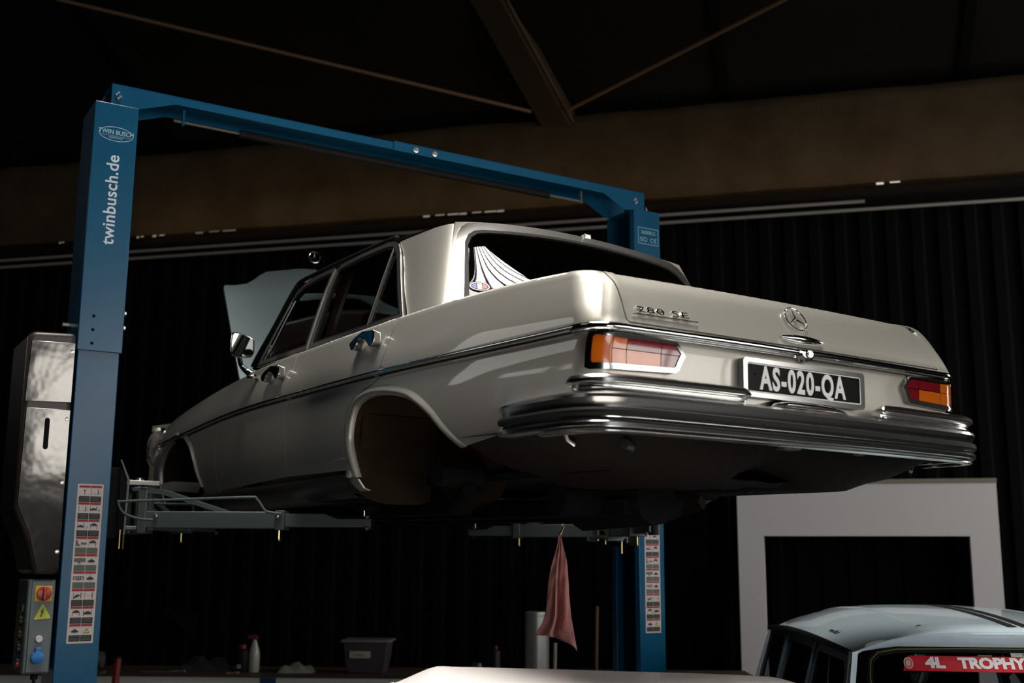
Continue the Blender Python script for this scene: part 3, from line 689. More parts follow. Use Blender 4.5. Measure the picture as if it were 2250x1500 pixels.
MB().tube(smooth_path([(-.02, 2.35, 1.03), (.02, 2.2, 1.0), (-.3, 2.12, 1.02)], 3), .006).tube(smooth_path([(-.5, 2.05, .99), (-.55, 2.03, 1.02), (-.62, 1.99, 1.0)], 3), .007).build('wiper', M['chrome_dull'], car)
MB().b2(-.70, .70, 2.02, 2.40, .93, .955).b2(-.70, .70, 2.2, 2.24, .5, .95).build('scuttle', M['black'], car)
# front end: simple grille shell, lamps, bumper (mostly out of sight)
def front(mi):
    rows = [[(-.845+.0*i, 3.40+.05*math.cos(a), .62+.0*i+(.13)*math.sin(a)*1.0) for a in [math.pi*j/8-math.pi/2 for j in range(9)]] for i in range(1)]
    MB().tube([(-.80+.085*math.cos(a), 3.43, .66+.125*math.sin(a)) for a in [2*math.pi*i/28 for i in range(28)]], .014, 8, close=True).lathe([(.08, 0), (.06, .02), (.02, .03)], M=Matrix.Translation((-.80, 3.43, .66)) @ Matrix.Rotation(-math.pi/2, 4, 'X')).build('headlamp', M['chrome'], car, mirror=mi)
    MB().grid([[(-.86, 3.42, .40), (-.86, 3.42, .80)], [(-.6, 3.46, .40), (-.6, 3.46, .86)], [(0, 3.50, .40), (0, 3.50, .90)]]).build('front_panel', M['paint'], car, mirror=mi)
both(front)
# ---- underside ----
MB().b2(-.80, .80, .52, 2.3, .27, .30).b2(-.52, .52, -.45, .45, .34, .37).b2(-.52, .52, 2.3, 3.3, .30, .33).b2(-.12, .12, -.4, 2.8, .22, .28).build('floor_pan', M['black'], car)
for s_ in (-1, 1): MB().b2(s_*.38, s_*.5, .3, 3.2, .22, .30).build('chassis_rail', M['black'], car)
rows = []
for i in range(33):
    x = -.90+1.8*i/32; ax = abs(x)
    zb = .455 if ax > .86 else None
    b = interp([(0, .375), (.10, .355), (.16, .315), (.42, .312), (.55, .345), (.70, .375), (.80, .415), (.87, .452), (.9, .46)], ax)
    r = []
    for y in (-.44, -.55, -.70, -.85, -1.0, -1.08, -1.15, -1.18): 
        k = 0 if y > -1.0 else (y+1.0)/-.18
        zz = b+(.47-b)*max(0, k)**1.5
        if ax > .80: zz = max(zz, interp([(-1.2, .462), (-.7, .458), (-.44, .43)], y)-.0-.05*(.9-ax)/.1)
        r.append((min(max(x, -.885), .885)*interp([(-1.2, .955), (-1.0, .985), (-.6, 1.0)], y), y, zz))
    rows.append(r)
MB().grid(rows).build('rear_valance', M['brownblack'], car)
random.seed(2)
rows = [[(-.56+.06*i+.01*random.random(), -.45-.07*j, .312+.02*random.random()+.03*(abs(i-9)/9)**2) for i in range(19)] for j in range(9)]
MB().grid(rows).build('fuel_tank', M['black'], car)
def under(mi):
    # wheelhouse: rolled tunnel plus inner wall
    for ar, xi, nm in ((arch[2:16], -.50, 'wheelhouse'), (farch[1:], -.52, 'wheelhouse')):
        P = smooth_path([(a, b, 0) for a, b in ar], 3)
        rows = [[(S(p.x, max(.3, p.y))[0]+.012+(xi-S(p.x, max(.3, p.y))[0]-.012)*k/5, p.x, S(p.x, max(.3, p.y))[2]+.018*min(1, k)) for k in range(6)] for p in P]
        mb = MB().grid(rows); L = [r[-1] for r in rows]
        cy = sum(p[1] for p in L)/len(L)
        mb.v += L+[(xi, L[-1][1]*.6+cy*.4, .27), (xi, cy, .235), (xi, L[0][1]*.6+cy*.4, .27)]; n = len(L)+3; o = len(mb.v)-n; mb.f.append(tuple(range(o, o+n)))
        mb.build(nm, M['arch_in'], car, sharp=50, mirror=mi)
    # rounded front wall of the rear wheelhouse, hanging below the sill
    rows = []
    for i in range(13):
        x = -.852+.40*i/12; k = 1-abs(2*i/12-1)**3; zb_ = .30-.045*k
        rows.append([(x, .425+.05*(1-k)*(i > 6), z) for z in (zb_, .33, .38, .45)]+[(x, .40, .62)])
    MB().grid(rows).build('wheelhouse_front', M['arch_in'], car, mirror=mi)
    MB().tube([(-.5, .02, .36), (-.72, .0, .36)], [.05, .045]).build('axle_stub', M['black'], car, mirror=mi); MB().tube([(-.5, 2.76, .36), (-.74, 2.76, .36)], [.05, .045]).build('axle_stub', M['black'], car, mirror=mi)
    MB().tube([(-.35, .35, .27), (-.55, .15, .24), (-.6, -.05, .30)], .03).build('suspension_arm', M['black'], car, mirror=mi)
both(under)
MB().tube([(.3, -.2, .28), (-.3, -.2, .28)], .07, 12).tube([(0, .0, .28), (0, -.45, .28)], [.12, .10]).build('rear_axle', M['black'], car)
MB().tube(smooth_path([(-.50, -.80, .40), (-.56, -.95, .395), (-.63, -1.08, .405), (-.70, -1.13, .408)], 4), .015).build('tailpipe', M['chrome_dull'], car)
M['rust'] = mat('yellowed_metal', (.20, .15, .06), .5, .6)
MB().tube(smooth_path([(.62, .60, .30), (.80, .50, .27), (.95, .42, .30), (1.0, .30, .36)], 4), .018).build('brake_pipe', M['rust'], car)
MB().b2(-.05, .03, -1.17, -1.10, .430, .441).build('underside_clip', M['zinc'], car)
MB().b2(.31, .35, -1.17, -1.10, .430, .441).build('underside_clip', M['zinc'], car)
def hooks(mi):
    MB().tube([(-.84, -1.0, .46), (-.82, -1.0, .42), (-.80, -1.01, .405)], .008).build('bumper_stay', M['chrome_dull'], car, mirror=mi)
both(hooks)
# =====================================================================
# two-post lift.  local x along the beam, local y away from the camera
# =====================================================================
LZ = CAMZ; LW = 3.376
lift = empty('two_post_lift', (-1.970, 5.156, 0), .54838)
tag(lift, 'blue two-post vehicle lift with overhead beam holding the silver saloon', 'car lift')
def cee(x0, x1, y0, y1, t=.007, lip=.045):     # C section open towards +x
    return [(x0, y0), (x1, y0), (x1, y0+lip), (x1-t, y0+lip), (x1-t, y0+t), (x0+t, y0+t), (x0+t, y1-t), (x1-t, y1-t), (x1-t, y1-lip), (x1, y1-lip), (x1, y1), (x0, y1)]
def mx_(p, flip): return [(LW-a, b) for a, b in p] if flip else p
posts = []
for flip in (False, True):
    P = MB().prism(mx_(cee(.006, .19, .006, .274), flip), 2, .012, LZ+1.0)
    post = P.build('post', M['blue'], lift, bev=.006, seg=3); posts.append(post)
    base = MB().prism(mx_([(-.06, -.08), (.30, -.08), (.30, .36), (-.06, .36)], flip), 2, 0, .014).build('base_plate', M['blue'], lift)
    P = MB().prism(mx_(cee(0, .2, 0, .28), flip), 2, LZ+.921, LZ+2.116)
    P.prism(mx_([(0, 0), (.2, 0), (.2, .28), (0, .28)], flip), 2, LZ+2.110, LZ+2.117)
    sl = P.build('post_extension', M['blue'], lift, bev=.005, seg=3)
    for z in (1.083, 1.019, .956):
        MB().lathe([(.0075, -.001), (.0075, .0008)], k=14, M=basis((LW-.063 if flip else .063, 0, LZ+z), (1, 0, 0), (0, 0, 1))).build('bolt_hole', M['black'], sl)
    for x, z in ((.083, 2.117), (.181, 2.117)): MB().lathe([(.010, 0), (.010, .018), (.006, .018), (.006, .03)], (LW-x if flip else x, .03, LZ+z), 6).build('bolt', M['zinc'], sl)
    for z in (1.114, 1.045): MB().lathe([(.010, 0), (.010, .010)], k=6, M=Matrix.Translation((LW-.2 if flip else .2, .02, LZ+z)) @ Matrix.Rotation(-math.pi/2 if flip else math.pi/2, 4, 'Y')).build('bolt', M['zinc'], sl)
    # chain and cable seen inside the open side
    MB().tube([(LW-.10 if flip else .10, .10, .3), (LW-.10 if flip else .10, .10, LZ+2.1)], .006, 6).build('lifting_cable', M['black'], post)
MB().lathe([(.012, 0), (.012, .03)], k=6, M=Matrix.Translation((.0, .23, LZ+1.071)) @ Matrix.Rotation(-math.pi/2, 4, 'Y')).build('bolt', M['zinc'], lift)
# overhead beam: inverted channel in two telescoping halves
def channel(outl, y0, y1, name):
    mb = MB(); mb.prism(outl, 1, y0, y0+.004).prism(outl, 1, y1-.004, y1)
    top = max(b for a, b in outl); xs = [a for a, b in outl]; mb.b2(min(xs), max(xs), y0, y1, top-.004, top)
    return mb.build(name, M['blue'], lift)
zt = LZ+2.223; zb = LZ+2.180
beam = channel([(.072, zt), (1.60, zt), (1.60, zb), (.376, zb), (.205, LZ+2.118), (.072, LZ+2.118)], .012, .205, 'crossbeam')
b2_ = channel([(1.555, zt+.006), (3.262, zt+.006), (3.262, LZ+2.118), (3.105, LZ+2.098), (2.955, zb-.004), (1.555, zb-.004)], .005, .212, 'crossbeam_sleeve')
for x in (1.687, 1.802): MB().lathe([(.016, 0), (.016, .004), (.010, .005), (.010, .012)], k=12, M=basis((x, .005, LZ+2.200), (1, 0, 0), (0, 0, 1))).build('bolt', M['zinc'], beam)
for x, z in ((.102, 2.163), (3.19, 2.163)):
    for dx, dz in ((-.009, .004), (.009, -.004), (0, .014), (0, -.014)): MB().lathe([(.007, 0), (.007, .010)], k=6, M=basis((x+dx, .012 if x < 1 else .005, LZ+z+dz), (1, 0, 0), (0, 0, 1))).build('bolt', M['zinc'], beam)
MB().tube(smooth_path([(.11, .14, LZ+2.10), (.06, .16, LZ+2.16), (.09, .17, LZ+2.215), (.16, .17, LZ+2.20)], 5), .006, 6).build('hydraulic_hose', M['rubber'], lift)
# shut-off bar under the beam
bar = MB().tube([(.385, .07, LZ+2.118), (2.84, .07, LZ+2.118)], .0075, 8).build('shutoff_bar', M['greyprint'], lift)
MB().tube([(.72, .07, LZ+2.118), (2.60, .07, LZ+2.118)], .020, 10).build('bar_padding', M['rubber'], bar)
MB().b2(.425, .437, .06, .08, LZ+2.10, LZ+2.18).build('bar_hanger', M['blue'], bar); MB().b2(2.825, 2.832, .06, .08, LZ+2.105, LZ+2.18).build('bar_hanger', M['greyprint'], bar)
# carriages and arms
def arm_set(flip, ends):
    X = (lambda v: LW-v) if flip else (lambda v: v)
    z0, z1 = LZ+.12, LZ+.335
    mb = MB().b2(X(.10), X(.240), .04, .24, LZ+.08, LZ+.40)
    car_ = mb.build('carriage', M['black'], lift, bev=.004)
    w1 = MB(); f = [(X(.236), LZ+.43), (X(.272), z1+.01), (X(.266), z0-.02), (X(.236), z0-.02)]
    w1.prism(f, 1, .020, .028); w1.build('carriage_cheek', M['black'], car_)
    MB().prism([(X(.232), LZ+.432), (X(.236), LZ+.436), (X(.277), z1+.012), (X(.270), z0-.024), (X(.262), z0-.024), (X(.267), z1+.008)], 1, .016, .034).build('cheek_edge', M['grey'], car_)
    w1 = MB(); w1.prism(f, 1, .252, .26); w1.build('carriage_cheek', M['black'], car_)
    lug_top = MB().b2(X(.262), X(.415), .02, .26, z1-.012, z1+.010).build('pivot_lug', M['zinc'] if False else M['lug'], car_, bev=.003)
    lug_bot = MB().b2(X(.262), X(.40), .02, .26, z0+.0, z0+.018).build('pivot_lug', M['grey'], car_, bev=.003)
    for ly in (.06, .22):
        MB().lathe([(.022, z1+.010), (.022, z1+.018), (.012, z1+.018), (.012, z1+.024)], (X(.33), ly, 0), 14).build('pin_head', M['zinc'], car_)
        MB().tube([(X(.33), ly, z0-.01), (X(.33), ly, z1)], .013, 10).build('pivot_pin', M['zinc'], car_)
        MB().tube([(X(.275), ly, z0-(.085 if ly < .1 else .03)), (X(.275), ly, z1-.02)], .0045, 8).lathe([(.010, 0), (.010, .022)], (X(.275), ly, z0+.03), 8).build('lock_rod', M['brass'], car_)
    for k, (ex, ey) in enumerate(ends):
        p = Vector((X(.335), .06 if ey < 0 else .22, 0)); e = Vector((X(ex), ey, 0)); L = (e-p).length; d = (e-p).normalized(); n = Vector((-d.y, d.x, 0)); a0 = math.atan2(d.y, d.x)
        T = Matrix.Translation((p.x, p.y, 0)) @ Matrix.Rotation(a0, 4, 'Z')
        zl, zh = LZ+.125, LZ+.205
        L1 = L*.64
        mb = MB().b2(.02, L1, -.045, .045, zl+.004, zh, T)
        arm = mb.build('lift_arm', M['grey'], lift, bev=.004)
        MB().b2(L1-.03, L1+.012, -.050, .050, zl-.002, zh+.005, T).build('arm_collar', M['grey'], arm, bev=.003)
        MB().b2(.015, .055, -.05, .05, zl-.02, LZ+.315, T).b2(-.02, .055, -.05, .05, LZ+.295, LZ+.315, T).build('arm_knuckle', M['grey'], arm, bev=.004)
        g = MB().prism([(.03, LZ+.315), (.12, LZ+.305), (.42, zh+.004), (.38, zh-.002), (.12, LZ+.282), (.03, LZ+.29)], 1, -.04, -.025, T).prism([(.03, LZ+.315), (.12, LZ+.305), (.42, zh+.004), (.38, zh-.002), (.12, LZ+.282), (.03, LZ+.29)], 1, .025, .04, T)
        g.b2(.10, .40, -.04, .04, zh, zh+.003, T) if False else None
        g.build('arm_gusset', M['grey'], arm)
        q = MB().prism([(L1, zl+.012), (L1, zh-.008), (L*.82, zh-.008), (L*.875, zl+.050), (L+.02, zl+.050), (L+.02, zl+.012)], 1, -.030, .030, T)
        q.build('inner_arm', M['grey'], arm, bev=.003)
        pd = MB().lathe([(.028, zl+.0), (.028, zl+.055), (.013, zl+.055), (.013, zl+.085), (.05, zl+.088), (.06, zl+.105), (.05, zl+.115)], (e.x, e.y, 0), 16).build('lift_pad', M['rubber'], arm)
        for zz in (zl+.008, zl+.060): MB().lathe([(.009, 0), (.009, .010), (.005, .014)], k=8, M=T @ Matrix.Translation((L+.005, -.036, zz)) @ Matrix.Rotation(math.pi/2, 4, 'X')).build('bolt', M['brass'], arm)
        MB().tube([T @ Vector((L-.01, -.03, zl+.06)), T @ Vector((L-.01, -.03, zl+.11))], .003, 6).build('pad_pin', M['zinc'], arm)
        sgn = -1
        rp = [(.10, sgn*.075, zl+.040), (.04, sgn*.09, zl+.045), (-.03, sgn*.095, zl+.070), (-.055, sgn*.10, zl+.115), (-.03, sgn*.10, zl+.122), (.20, sgn*.095, zl+.130), (L*.50, sgn*.09, zl+.142), (L*.54, sgn*.088, zl+.135), (L*.575, sgn*.08, zl+.085), (L*.60, sgn*.075, zl+.075), (L*.64, sgn*.055, zl+.070)]
        MB().tube(smooth_path([T @ Vector(r) for r in rp], 4), .006, 8).build('guard_rod', M['grey'], arm)
        for bx_ in (.10, L*.62): MB().lathe([(.010, 0), (.010, .008), (.006, .010)], k=8, M=T @ Matrix.Translation((bx_, -.047, zl+.060)) @ Matrix.Rotation(math.pi/2, 4, 'X')).build('bolt', M['zinc'], arm)
        MB().tube([T @ Vector((L*.62, 0, zl-.05)), T @ Vector((L*.62, 0, zl))], .005, 6).lathe([(.007, 0), (.007, .008)], (T @ Vector((L*.62, 0, zl-.05)))[:], 6).build('stop_bolt', M['brass'], arm)
M['lug'] = mat('bare_steel', (.38, .36, .33), .4, .7)
arm_set(False, [(1.205, -.56), (.95, .98)])
arm_set(True, [(LW-2.735, -.70), (LW-2.50, .76)])
# power unit cover and control box on the left post
M['cover'] = mat('peeling_film_cover', (.17, .165, .155), .10, 1, bump=(2.3, .07, .06))
nt = M['cover'].node_tree; b_ = nt.nodes['Principled BSDF']
M['coverdark'] = mat('cover_edge', (.055, .045, .040), .35, .3)
o_ = LZ
fr = [(-.212, o_+.955), (-.195, o_+.984), (-.008, o_+.992), (-.008, o_-.078), (-.112, o_-.078), (-.150, o_+.06), (-.212, o_+.20)]
cv = MB().prism(fr, 1, -.02, .40).build('motor_cover', M['coverdark'], lift, bev=.022, seg=4)
def onf(x, z, d=0): return (x, -.0215-d, z)
pa = [(-.196, o_+.940), (-.010, o_+.945), (-.010, o_+.675), (-.205, o_+.668)]
pb = [(-.196, o_+.642), (-.010, o_+.642), (-.010, o_-.055), (-.100, o_-.060), (-.142, o_+.09), (-.200, o_+.22)]
for pl in (pa, pb): MB().prism(pl, 1, -.0225, -.018).build('cover_panel', M['cover'], cv, bev=.004, seg=2)
MB().prism([(a, b) for a, b in [(-.099, o_+.60), (-.094, o_+.592), (-.094, o_+.470), (-.099, o_+.462), (-.110, o_+.462), (-.115, o_+.470), (-.115, o_+.592), (-.110, o_+.60)]], 1, -.0235, -.0215).build('cover_slot', M['black'], cv)
for z in (.905, .60, .32, .02):
    MB().lathe([(.009, 0), (.009, .004), (.005, .005)], k=12, M=basis((-.022, -.0225, o_+z), (1, 0, 0), (0, 0, 1))).build('bolt', M['zinc'], cv)
cb = MB().b2(-.125, -.012, 0, .25, LZ-.495, LZ-.098).build('control_box', M['ctrl'] if 'ctrl' in M else mat('control_box_grey', (.10, .125, .125), .35, bump=(40, .05, .002)), lift, bev=.008, seg=3)
MB().b2(-.110, -.016, -.006, .0, LZ-.488, LZ-.105).build('box_lid', mat('box_lid_grey', (.11, .14, .14), .35), cb, bev=.004)
def fdisc(name, x, z, r, d0, d1, m, parent=cb, k=24): return MB().lathe([(r, 0), (r, d1-d0), (r*.9, d1-d0+.001)], k=k, M=basis((x, -.006-d0, LZ+z), (1, 0, 0), (0, 0, 1))).build(name, m, parent)
M['swyellow'] = mat('switch_yellow', (.75, .42, .04), .5); M['swred'] = mat('switch_red', (.38, .03, .008), .3); M['sblue'] = mat('socket_blue', (.012, .16, .45), .4); M['sign'] = mat('warning_yellow', (.60, .66, .05), .5)
sp = MB().b2(-.096, -.027, -.010, -.006, LZ-.192, LZ-.126).build('switch_plate', M['swyellow'], cb, bev=.002)
kn = fdisc('switch_knob', -.060, -.158, .030, .004, .016, M['swred'], sp)
MB().b2(-.067, -.053, -.040, -.022, LZ-.186, LZ-.132).build('knob_grip', M['swred'], kn, bev=.003)
tr = MB().prism([(-.062, LZ-.200), (-.058, LZ-.203), (-.026, LZ-.258), (-.029, LZ-.263), (-.090, LZ-.268), (-.092, LZ-.263)], 1, -.0085, -.006).build('warning_triangle', M['sign'], cb)
MB().prism([(-.058, LZ-.222), (-.068, LZ-.236), (-.062, LZ-.236), (-.067, LZ-.252), (-.070, LZ-.249), (-.066, LZ-.257), (-.060, LZ-.250), (-.064, LZ-.251), (-.054, LZ-.234), (-.060, LZ-.234), (-.053, LZ-.222)], 1, -.0095, -.008).build('lightning_bolt', M['blackprint'], tr)
fdisc('push_button', -.066, -.348, .014, 0, .012, M['white'])
so_ = fdisc('power_socket', -.067, -.425, .027, 0, .02, M['sblue'], k=10)
MB().b2(-.078, -.052, -.022, -.006, LZ-.404, LZ-.384).build('socket_hinge', M['sblue'], so_, bev=.003)
# side face of the control box: stripes, buttons and their small labels
xs = -.1262
MB().b2(xs, -.125, .02, .235, LZ-.49, LZ-.40).build('side_label', mat('side_label_blue', (.03, .07, .13), .5), cb)
MB().b2(xs-.0005, -.125, .13, .235, LZ-.40, LZ-.20).build('side_label', mat('side_label_ochre', (.10, .085, .015), .5), cb)
for i, z in enumerate((-.262, -.322, -.378, -.440)):
    MB().b2(xs-.002, xs, .075, .125, LZ+z-.004, LZ+z+.004).build('side_marker', M['platewhite'], cb)
    MB().lathe([(.014, 0), (.014, .012)], k=14, M=Matrix.Translation((xs, .07, LZ+z-.02)) @ Matrix.Rotation(-math.pi/2, 4, 'Y')).build('side_button', M['blackprint'] if i < 3 else M['swred'], cb)
MB().b2(xs-.008, xs, .055, .09, LZ-.235, LZ-.205).build('side_button', mat('green_button', (.005, .05, .02), .4), cb)
MB().lathe([(.016, -.03), (.014, 0)], (-.055, .10, LZ-.495), 12).tube([(-.055, .10, LZ-.52), (-.05, .10, LZ-.8), (-.03, .12, LZ-1.2)], .007).build('cable_gland', M['rubber'], cb)
# lettering on the posts
def face(x, z, y=-.0006): return basis((x, y, LZ+z), (1, 0, 0), (0, 0, 1))
v = basis((.100, -.0008, LZ+1.645), (0, 0, 1), (-1, 0, 0))
M['letter'] = mat('lettering_white', (.62, .72, .78), .5)
MB().tube([(X0_, .01, LZ+.035) if False else (.245, .0, LZ+.035), (.245, .0, LZ+.12)], .004, 6).build('lock_rod', M['brass'], lift)
text_mesh('website_lettering', 'twinbusch.de', M['letter'], lift, v, size=.080, sx=1.0, ext=.0004, off=.0012, spacing=1.03)
M['logo'] = mat('logo_white', (.35, .55, .65), .5)
lg = patch('logo_oval', oval(.080, .036, 40), lambda u, v_: (.103+u, -.0006, LZ+1.967+v_), M['logo'], lift, .03, holes=[oval(.077, .033, 40)], thick=0, ctr=(.1, 1, 3.6))
text_mesh('logo_name', 'TWIN BUSCH', M['logo'], lg, face(.103, 1.974), size=.031, sx=.86, ext=.0002, off=.0004)
text_mesh('logo_country', 'GERMANY', M['logo'], lg, face(.103, 1.948), size=.013, sx=1.1, ext=.0002)
MB().b2(.035, .171, -.0009, -.0006, LZ+1.9565, LZ+1.958).build('logo_rule', M['logo'], lg)
# rating plate lettering on the right post
X0 = 3.285; Z0 = 1.953
rl = patch('rating_frame', [(-.078, -.052), (.078, -.052), (.078, .052), (-.078, .052)], lambda u, v_: (X0+u, -.0006, LZ+Z0+v_), M['pale'], lift, .05, holes=[[(-.0745, -.0485), (.0745, -.0485), (.0745, .0485), (-.0745, .0485)]], thick=0, ctr=(X0, 1, 3.6))
text_mesh('rating_load', '3600KG', M['pale'], rl, face(X0, Z0+.022), size=.034, sx=.98, ext=.0002)
text_mesh('rating_norm', 'ISO  C\u20ac', M['pale'], rl, face(X0, Z0-.024), size=.040, sx=.95, ext=.0002)
# the two safety posters: 9 rows of two pictograms
def poster(x0, x1, z0, z1, name, seed):
    W_, H_ = x1-x0, z1-z0; R = random.Random(seed)
    po = MB().b2(x0, x1, -.0004+.006, .0055, LZ+z0, LZ+z1).build(name, M['ppaper'], lift)
    bord = W_*.06; cw = (W_-2*bord)/2; rh = (H_-2*bord)/9
    red, blk, gry, txt, yel = MB(), MB(), MB(), MB(), MB()
    def q(mb, ax, az, bx_, bz_, d=.0003): mb.add([(ax, .0052-d, LZ+az), (bx_, .0052-d, LZ+az), (bx_, .0052-d, LZ+bz_), (ax, .0052-d, LZ+bz_)], [(0, 1, 2, 3)])
    def poly(mb, pts, d=.0004): mb.add([(a, .0052-d, LZ+b) for a, b in pts], [tuple(range(len(pts)))])
    for r in range(9):
        for c in range(2):
            ax = x0+bord+c*cw+cw*.02; bx_ = ax+cw*.96; tz = z1-bord-r*rh
            q(red, ax, tz-rh*.12, bx_, tz); q(gry if 3 <= r <= 5 else blk, ax, tz-rh*.97, bx_, tz-rh*.62)
            for k in range(3):
                wd = cw*(.35-.09*k*(k % 2)+.03*R.random()); mz = tz-rh*(.70+.09*k); q(txt, (ax+bx_)/2-wd, mz-rh*.012, (ax+bx_)/2+wd, mz+rh*.012, .0005)
            cx, cz_ = (ax+bx_)/2, tz-rh*.37; s = cw*.58
            g = gry if 3 <= r <= 4 else blk
            def carico(cx, cz_, k=1, tilt=0): poly(blk, [(cx+a*s*k, cz_+b*s*k+a*s*tilt) for a, b in ((-.6, -.12), (-.6, .05), (-.35, .12), (-.2, .28), (.25, .28), (.42, .1), (.6, .04), (.62, -.12), (.4, -.2), (-.4, -.2))])
            def bar_(x, a=-.42, b=.42, w_=.03): q(blk, cx+(x-w_)*s, cz_+a*s, cx+(x+w_)*s, cz_+b*s, .0004)
            i = r*2+c
            if i == 0: bar_(0, -.4, .3, .05); poly(blk, [(cx-.15*s, cz_+.25*s), (cx+.0*s, cz_-.05*s), (cx+.12*s, cz_+.35*s)])
            elif i in (1, 2): bar_(-.7); bar_(.3, -.42, .42, .06); bar_(.62, -.3, .15); q(blk, cx-.7*s, cz_-.28*s, cx+.3*s, cz_-.25*s)
            elif i in (3, 4): bar_(-.72); bar_(.25, -.3, .42, .05); carico(cx-.25*s, cz_-.05*s, .75, .1*c-.05); bar_(.55, -.4, 0); bar_(.72, -.4, 0)
            elif i in (5, 7, 14): bar_(-.5, -.45, .2); bar_(.5, -.45, .2, .04); carico(cx, cz_+.2*s, .85)
            elif i == 6: poly(gry, [(cx+a*s, cz_+b*s) for a, b in ((-.8, -.42), (-.8, .45), (-.45, .45), (-.45, 0), (-.1, -.3), (-.1, -.42))]); poly(gry, [(cx+a*s, cz_+b*s) for a, b in ((-.05, 0), (.15, .25), (.15, .1), (.85, .1), (.85, -.2), (.15, -.2), (.15, -.3))])
            elif i == 8: poly(gry, [(cx+a*s, cz_+b*s) for a, b in ((-.85, -.2), (-.85, .35), (.0, .35), (.1, .45), (.2, .35), (.85, .35), (.85, -.2), (.3, -.2), (.2, 0), (-.2, 0), (-.35, -.2))]); poly(gry, [(cx+(.25*math.cos(t_*.52)-.05)*s, cz_+(.25*math.sin(t_*.52)-.22)*s) for t_ in range(12)])
            elif i in (9, 11, 16): bar_(0, -.45, .45, .03); carico(cx, cz_-.08*s, .9)
            elif i == 10: q(gry, cx-.8*s, cz_+.1*s, cx+.8*s, cz_+.25*s, .0004); q(gry, cx-.6*s, cz_-.25*s, cx+.6*s, cz_-.1*s, .0004); [bar_(x, -.25, .25, .05) for x in (-.75, -.3, 0, .3, .75)]; bar_(0, -.5, 0)
            elif i == 12: bar_(-.55); bar_(.55, -.42, .42, .06); carico(cx-.1*s, cz_-.12*s, .8, .35)
            elif i == 13: bar_(-.6); bar_(.5, -.42, .42, .06); q(red, cx-.3*s, cz_-.02*s, cx+.3*s, cz_+.02*s, .0004)
            elif i == 15: bar_(-.6, -.45, .4, .05); bar_(.6, -.3, .45); carico(cx, cz_-.02*s, 1.0)
            elif i == 17:
                poly(blk, [(cx-.45*s, cz_-.35*s), (cx+.45*s, cz_-.35*s), (cx, cz_+.4*s)], .0004); poly(yel, [(cx-.33*s, cz_-.28*s), (cx+.33*s, cz_-.28*s), (cx, cz_+.26*s)], .0006)
                poly(blk, [(cx-.05*s, cz_-.15*s), (cx+.05*s, cz_-.15*s), (cx+.05*s, cz_+.1*s), (cx-.05*s, cz_+.1*s)], .0007)
            if i == 16: poly(yel, [(cx-.75*s, cz_+.12*s), (cx-.5*s, cz_+.12*s), (cx-.62*s, cz_+.35*s)], .0004)
    for mb, m_, n_ in ((red, 'red', 'red_bars'), (blk, 'blackprint', 'pictograms'), (gry, 'greyprint', 'caption_blocks'), (txt, 'greyprint', 'caption_lines'), (yel, 'yellow', 'warning_signs')):
        ob = mb.build(n_, M[m_], po, recalc=False); ob['kind'] = 'stuff' if n_ in ('pictograms', 'caption_lines') else ''
        if not ob['kind']: del ob['kind']
poster(.050, .1615, -.373, .319, 'safety_poster', 1)
poster(3.226, 3.337, -.413, .24, 'safety_poster', 1)
# =====================================================================
# the hall
# =====================================================================
def struct(o, name=None): o['kind'] = 'structure'; return o
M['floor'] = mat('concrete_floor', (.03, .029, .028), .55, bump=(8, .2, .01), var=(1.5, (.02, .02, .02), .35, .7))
M['wall'] = mat('dark_sheet_wall', (.0042, .0048, .0042), .85, spec=.04)
M['vault'] = mat('dark_concrete', (.009, .0075, .006), .9, spec=.05, bump=(3, .3, .02), var=(1.2, (.006, .0055, .0045), .35, .75))  # concrete in a near-black tone with random mottling
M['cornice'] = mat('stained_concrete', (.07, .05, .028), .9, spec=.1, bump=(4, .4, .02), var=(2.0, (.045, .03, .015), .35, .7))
M['rail'] = mat('aged_rail', (.36, .33, .29), .5, .3)
M['winglow'] = mat('daylit_pane', (.15, .15, .15), .5, emit=(1, .95, .84), estr=.16)
M['winglow2'] = mat('bright_daylit_pane', (.15, .15, .15), .5, emit=(1, .97, .9), estr=.6); M['winglow3'] = mat('dim_daylit_pane', (.15, .15, .15), .5, emit=(1, .9, .7), estr=.05)
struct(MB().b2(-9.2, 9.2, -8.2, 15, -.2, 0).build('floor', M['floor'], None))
# back wall frame: local x along the wall, y = towards the room
wa = math.atan2(10.5-13.4, 4.83+6.1); wo = Vector((-.635, 11.95, 0)); WT = Matrix.Translation(wo) @ Matrix.Rotation(wa, 4, 'Z')
def wall_pt(x, d, z): return WT @ Vector((x, -d, z))
# corrugated back wall
prof = []; x = -10.0
while x < 10.6: prof += [(x, 0), (x+.09, 0), (x+.12, .035), (x+.21, .035)]; x += .24
rows = [[wall_pt(a, -b-.02, z) for a, b in prof] for z in (0, 2.5, 5.45)]
struct(MB().grid(rows).build('wall_back', M['wall'], None, sharp=20))
struct(MB().b2(8.70, 8.80, -7.95, -5.4, 0, 3.25).build('wall_right', M['wall'], None))  # added unseen screen: hides the low clerestory end from the motor cover
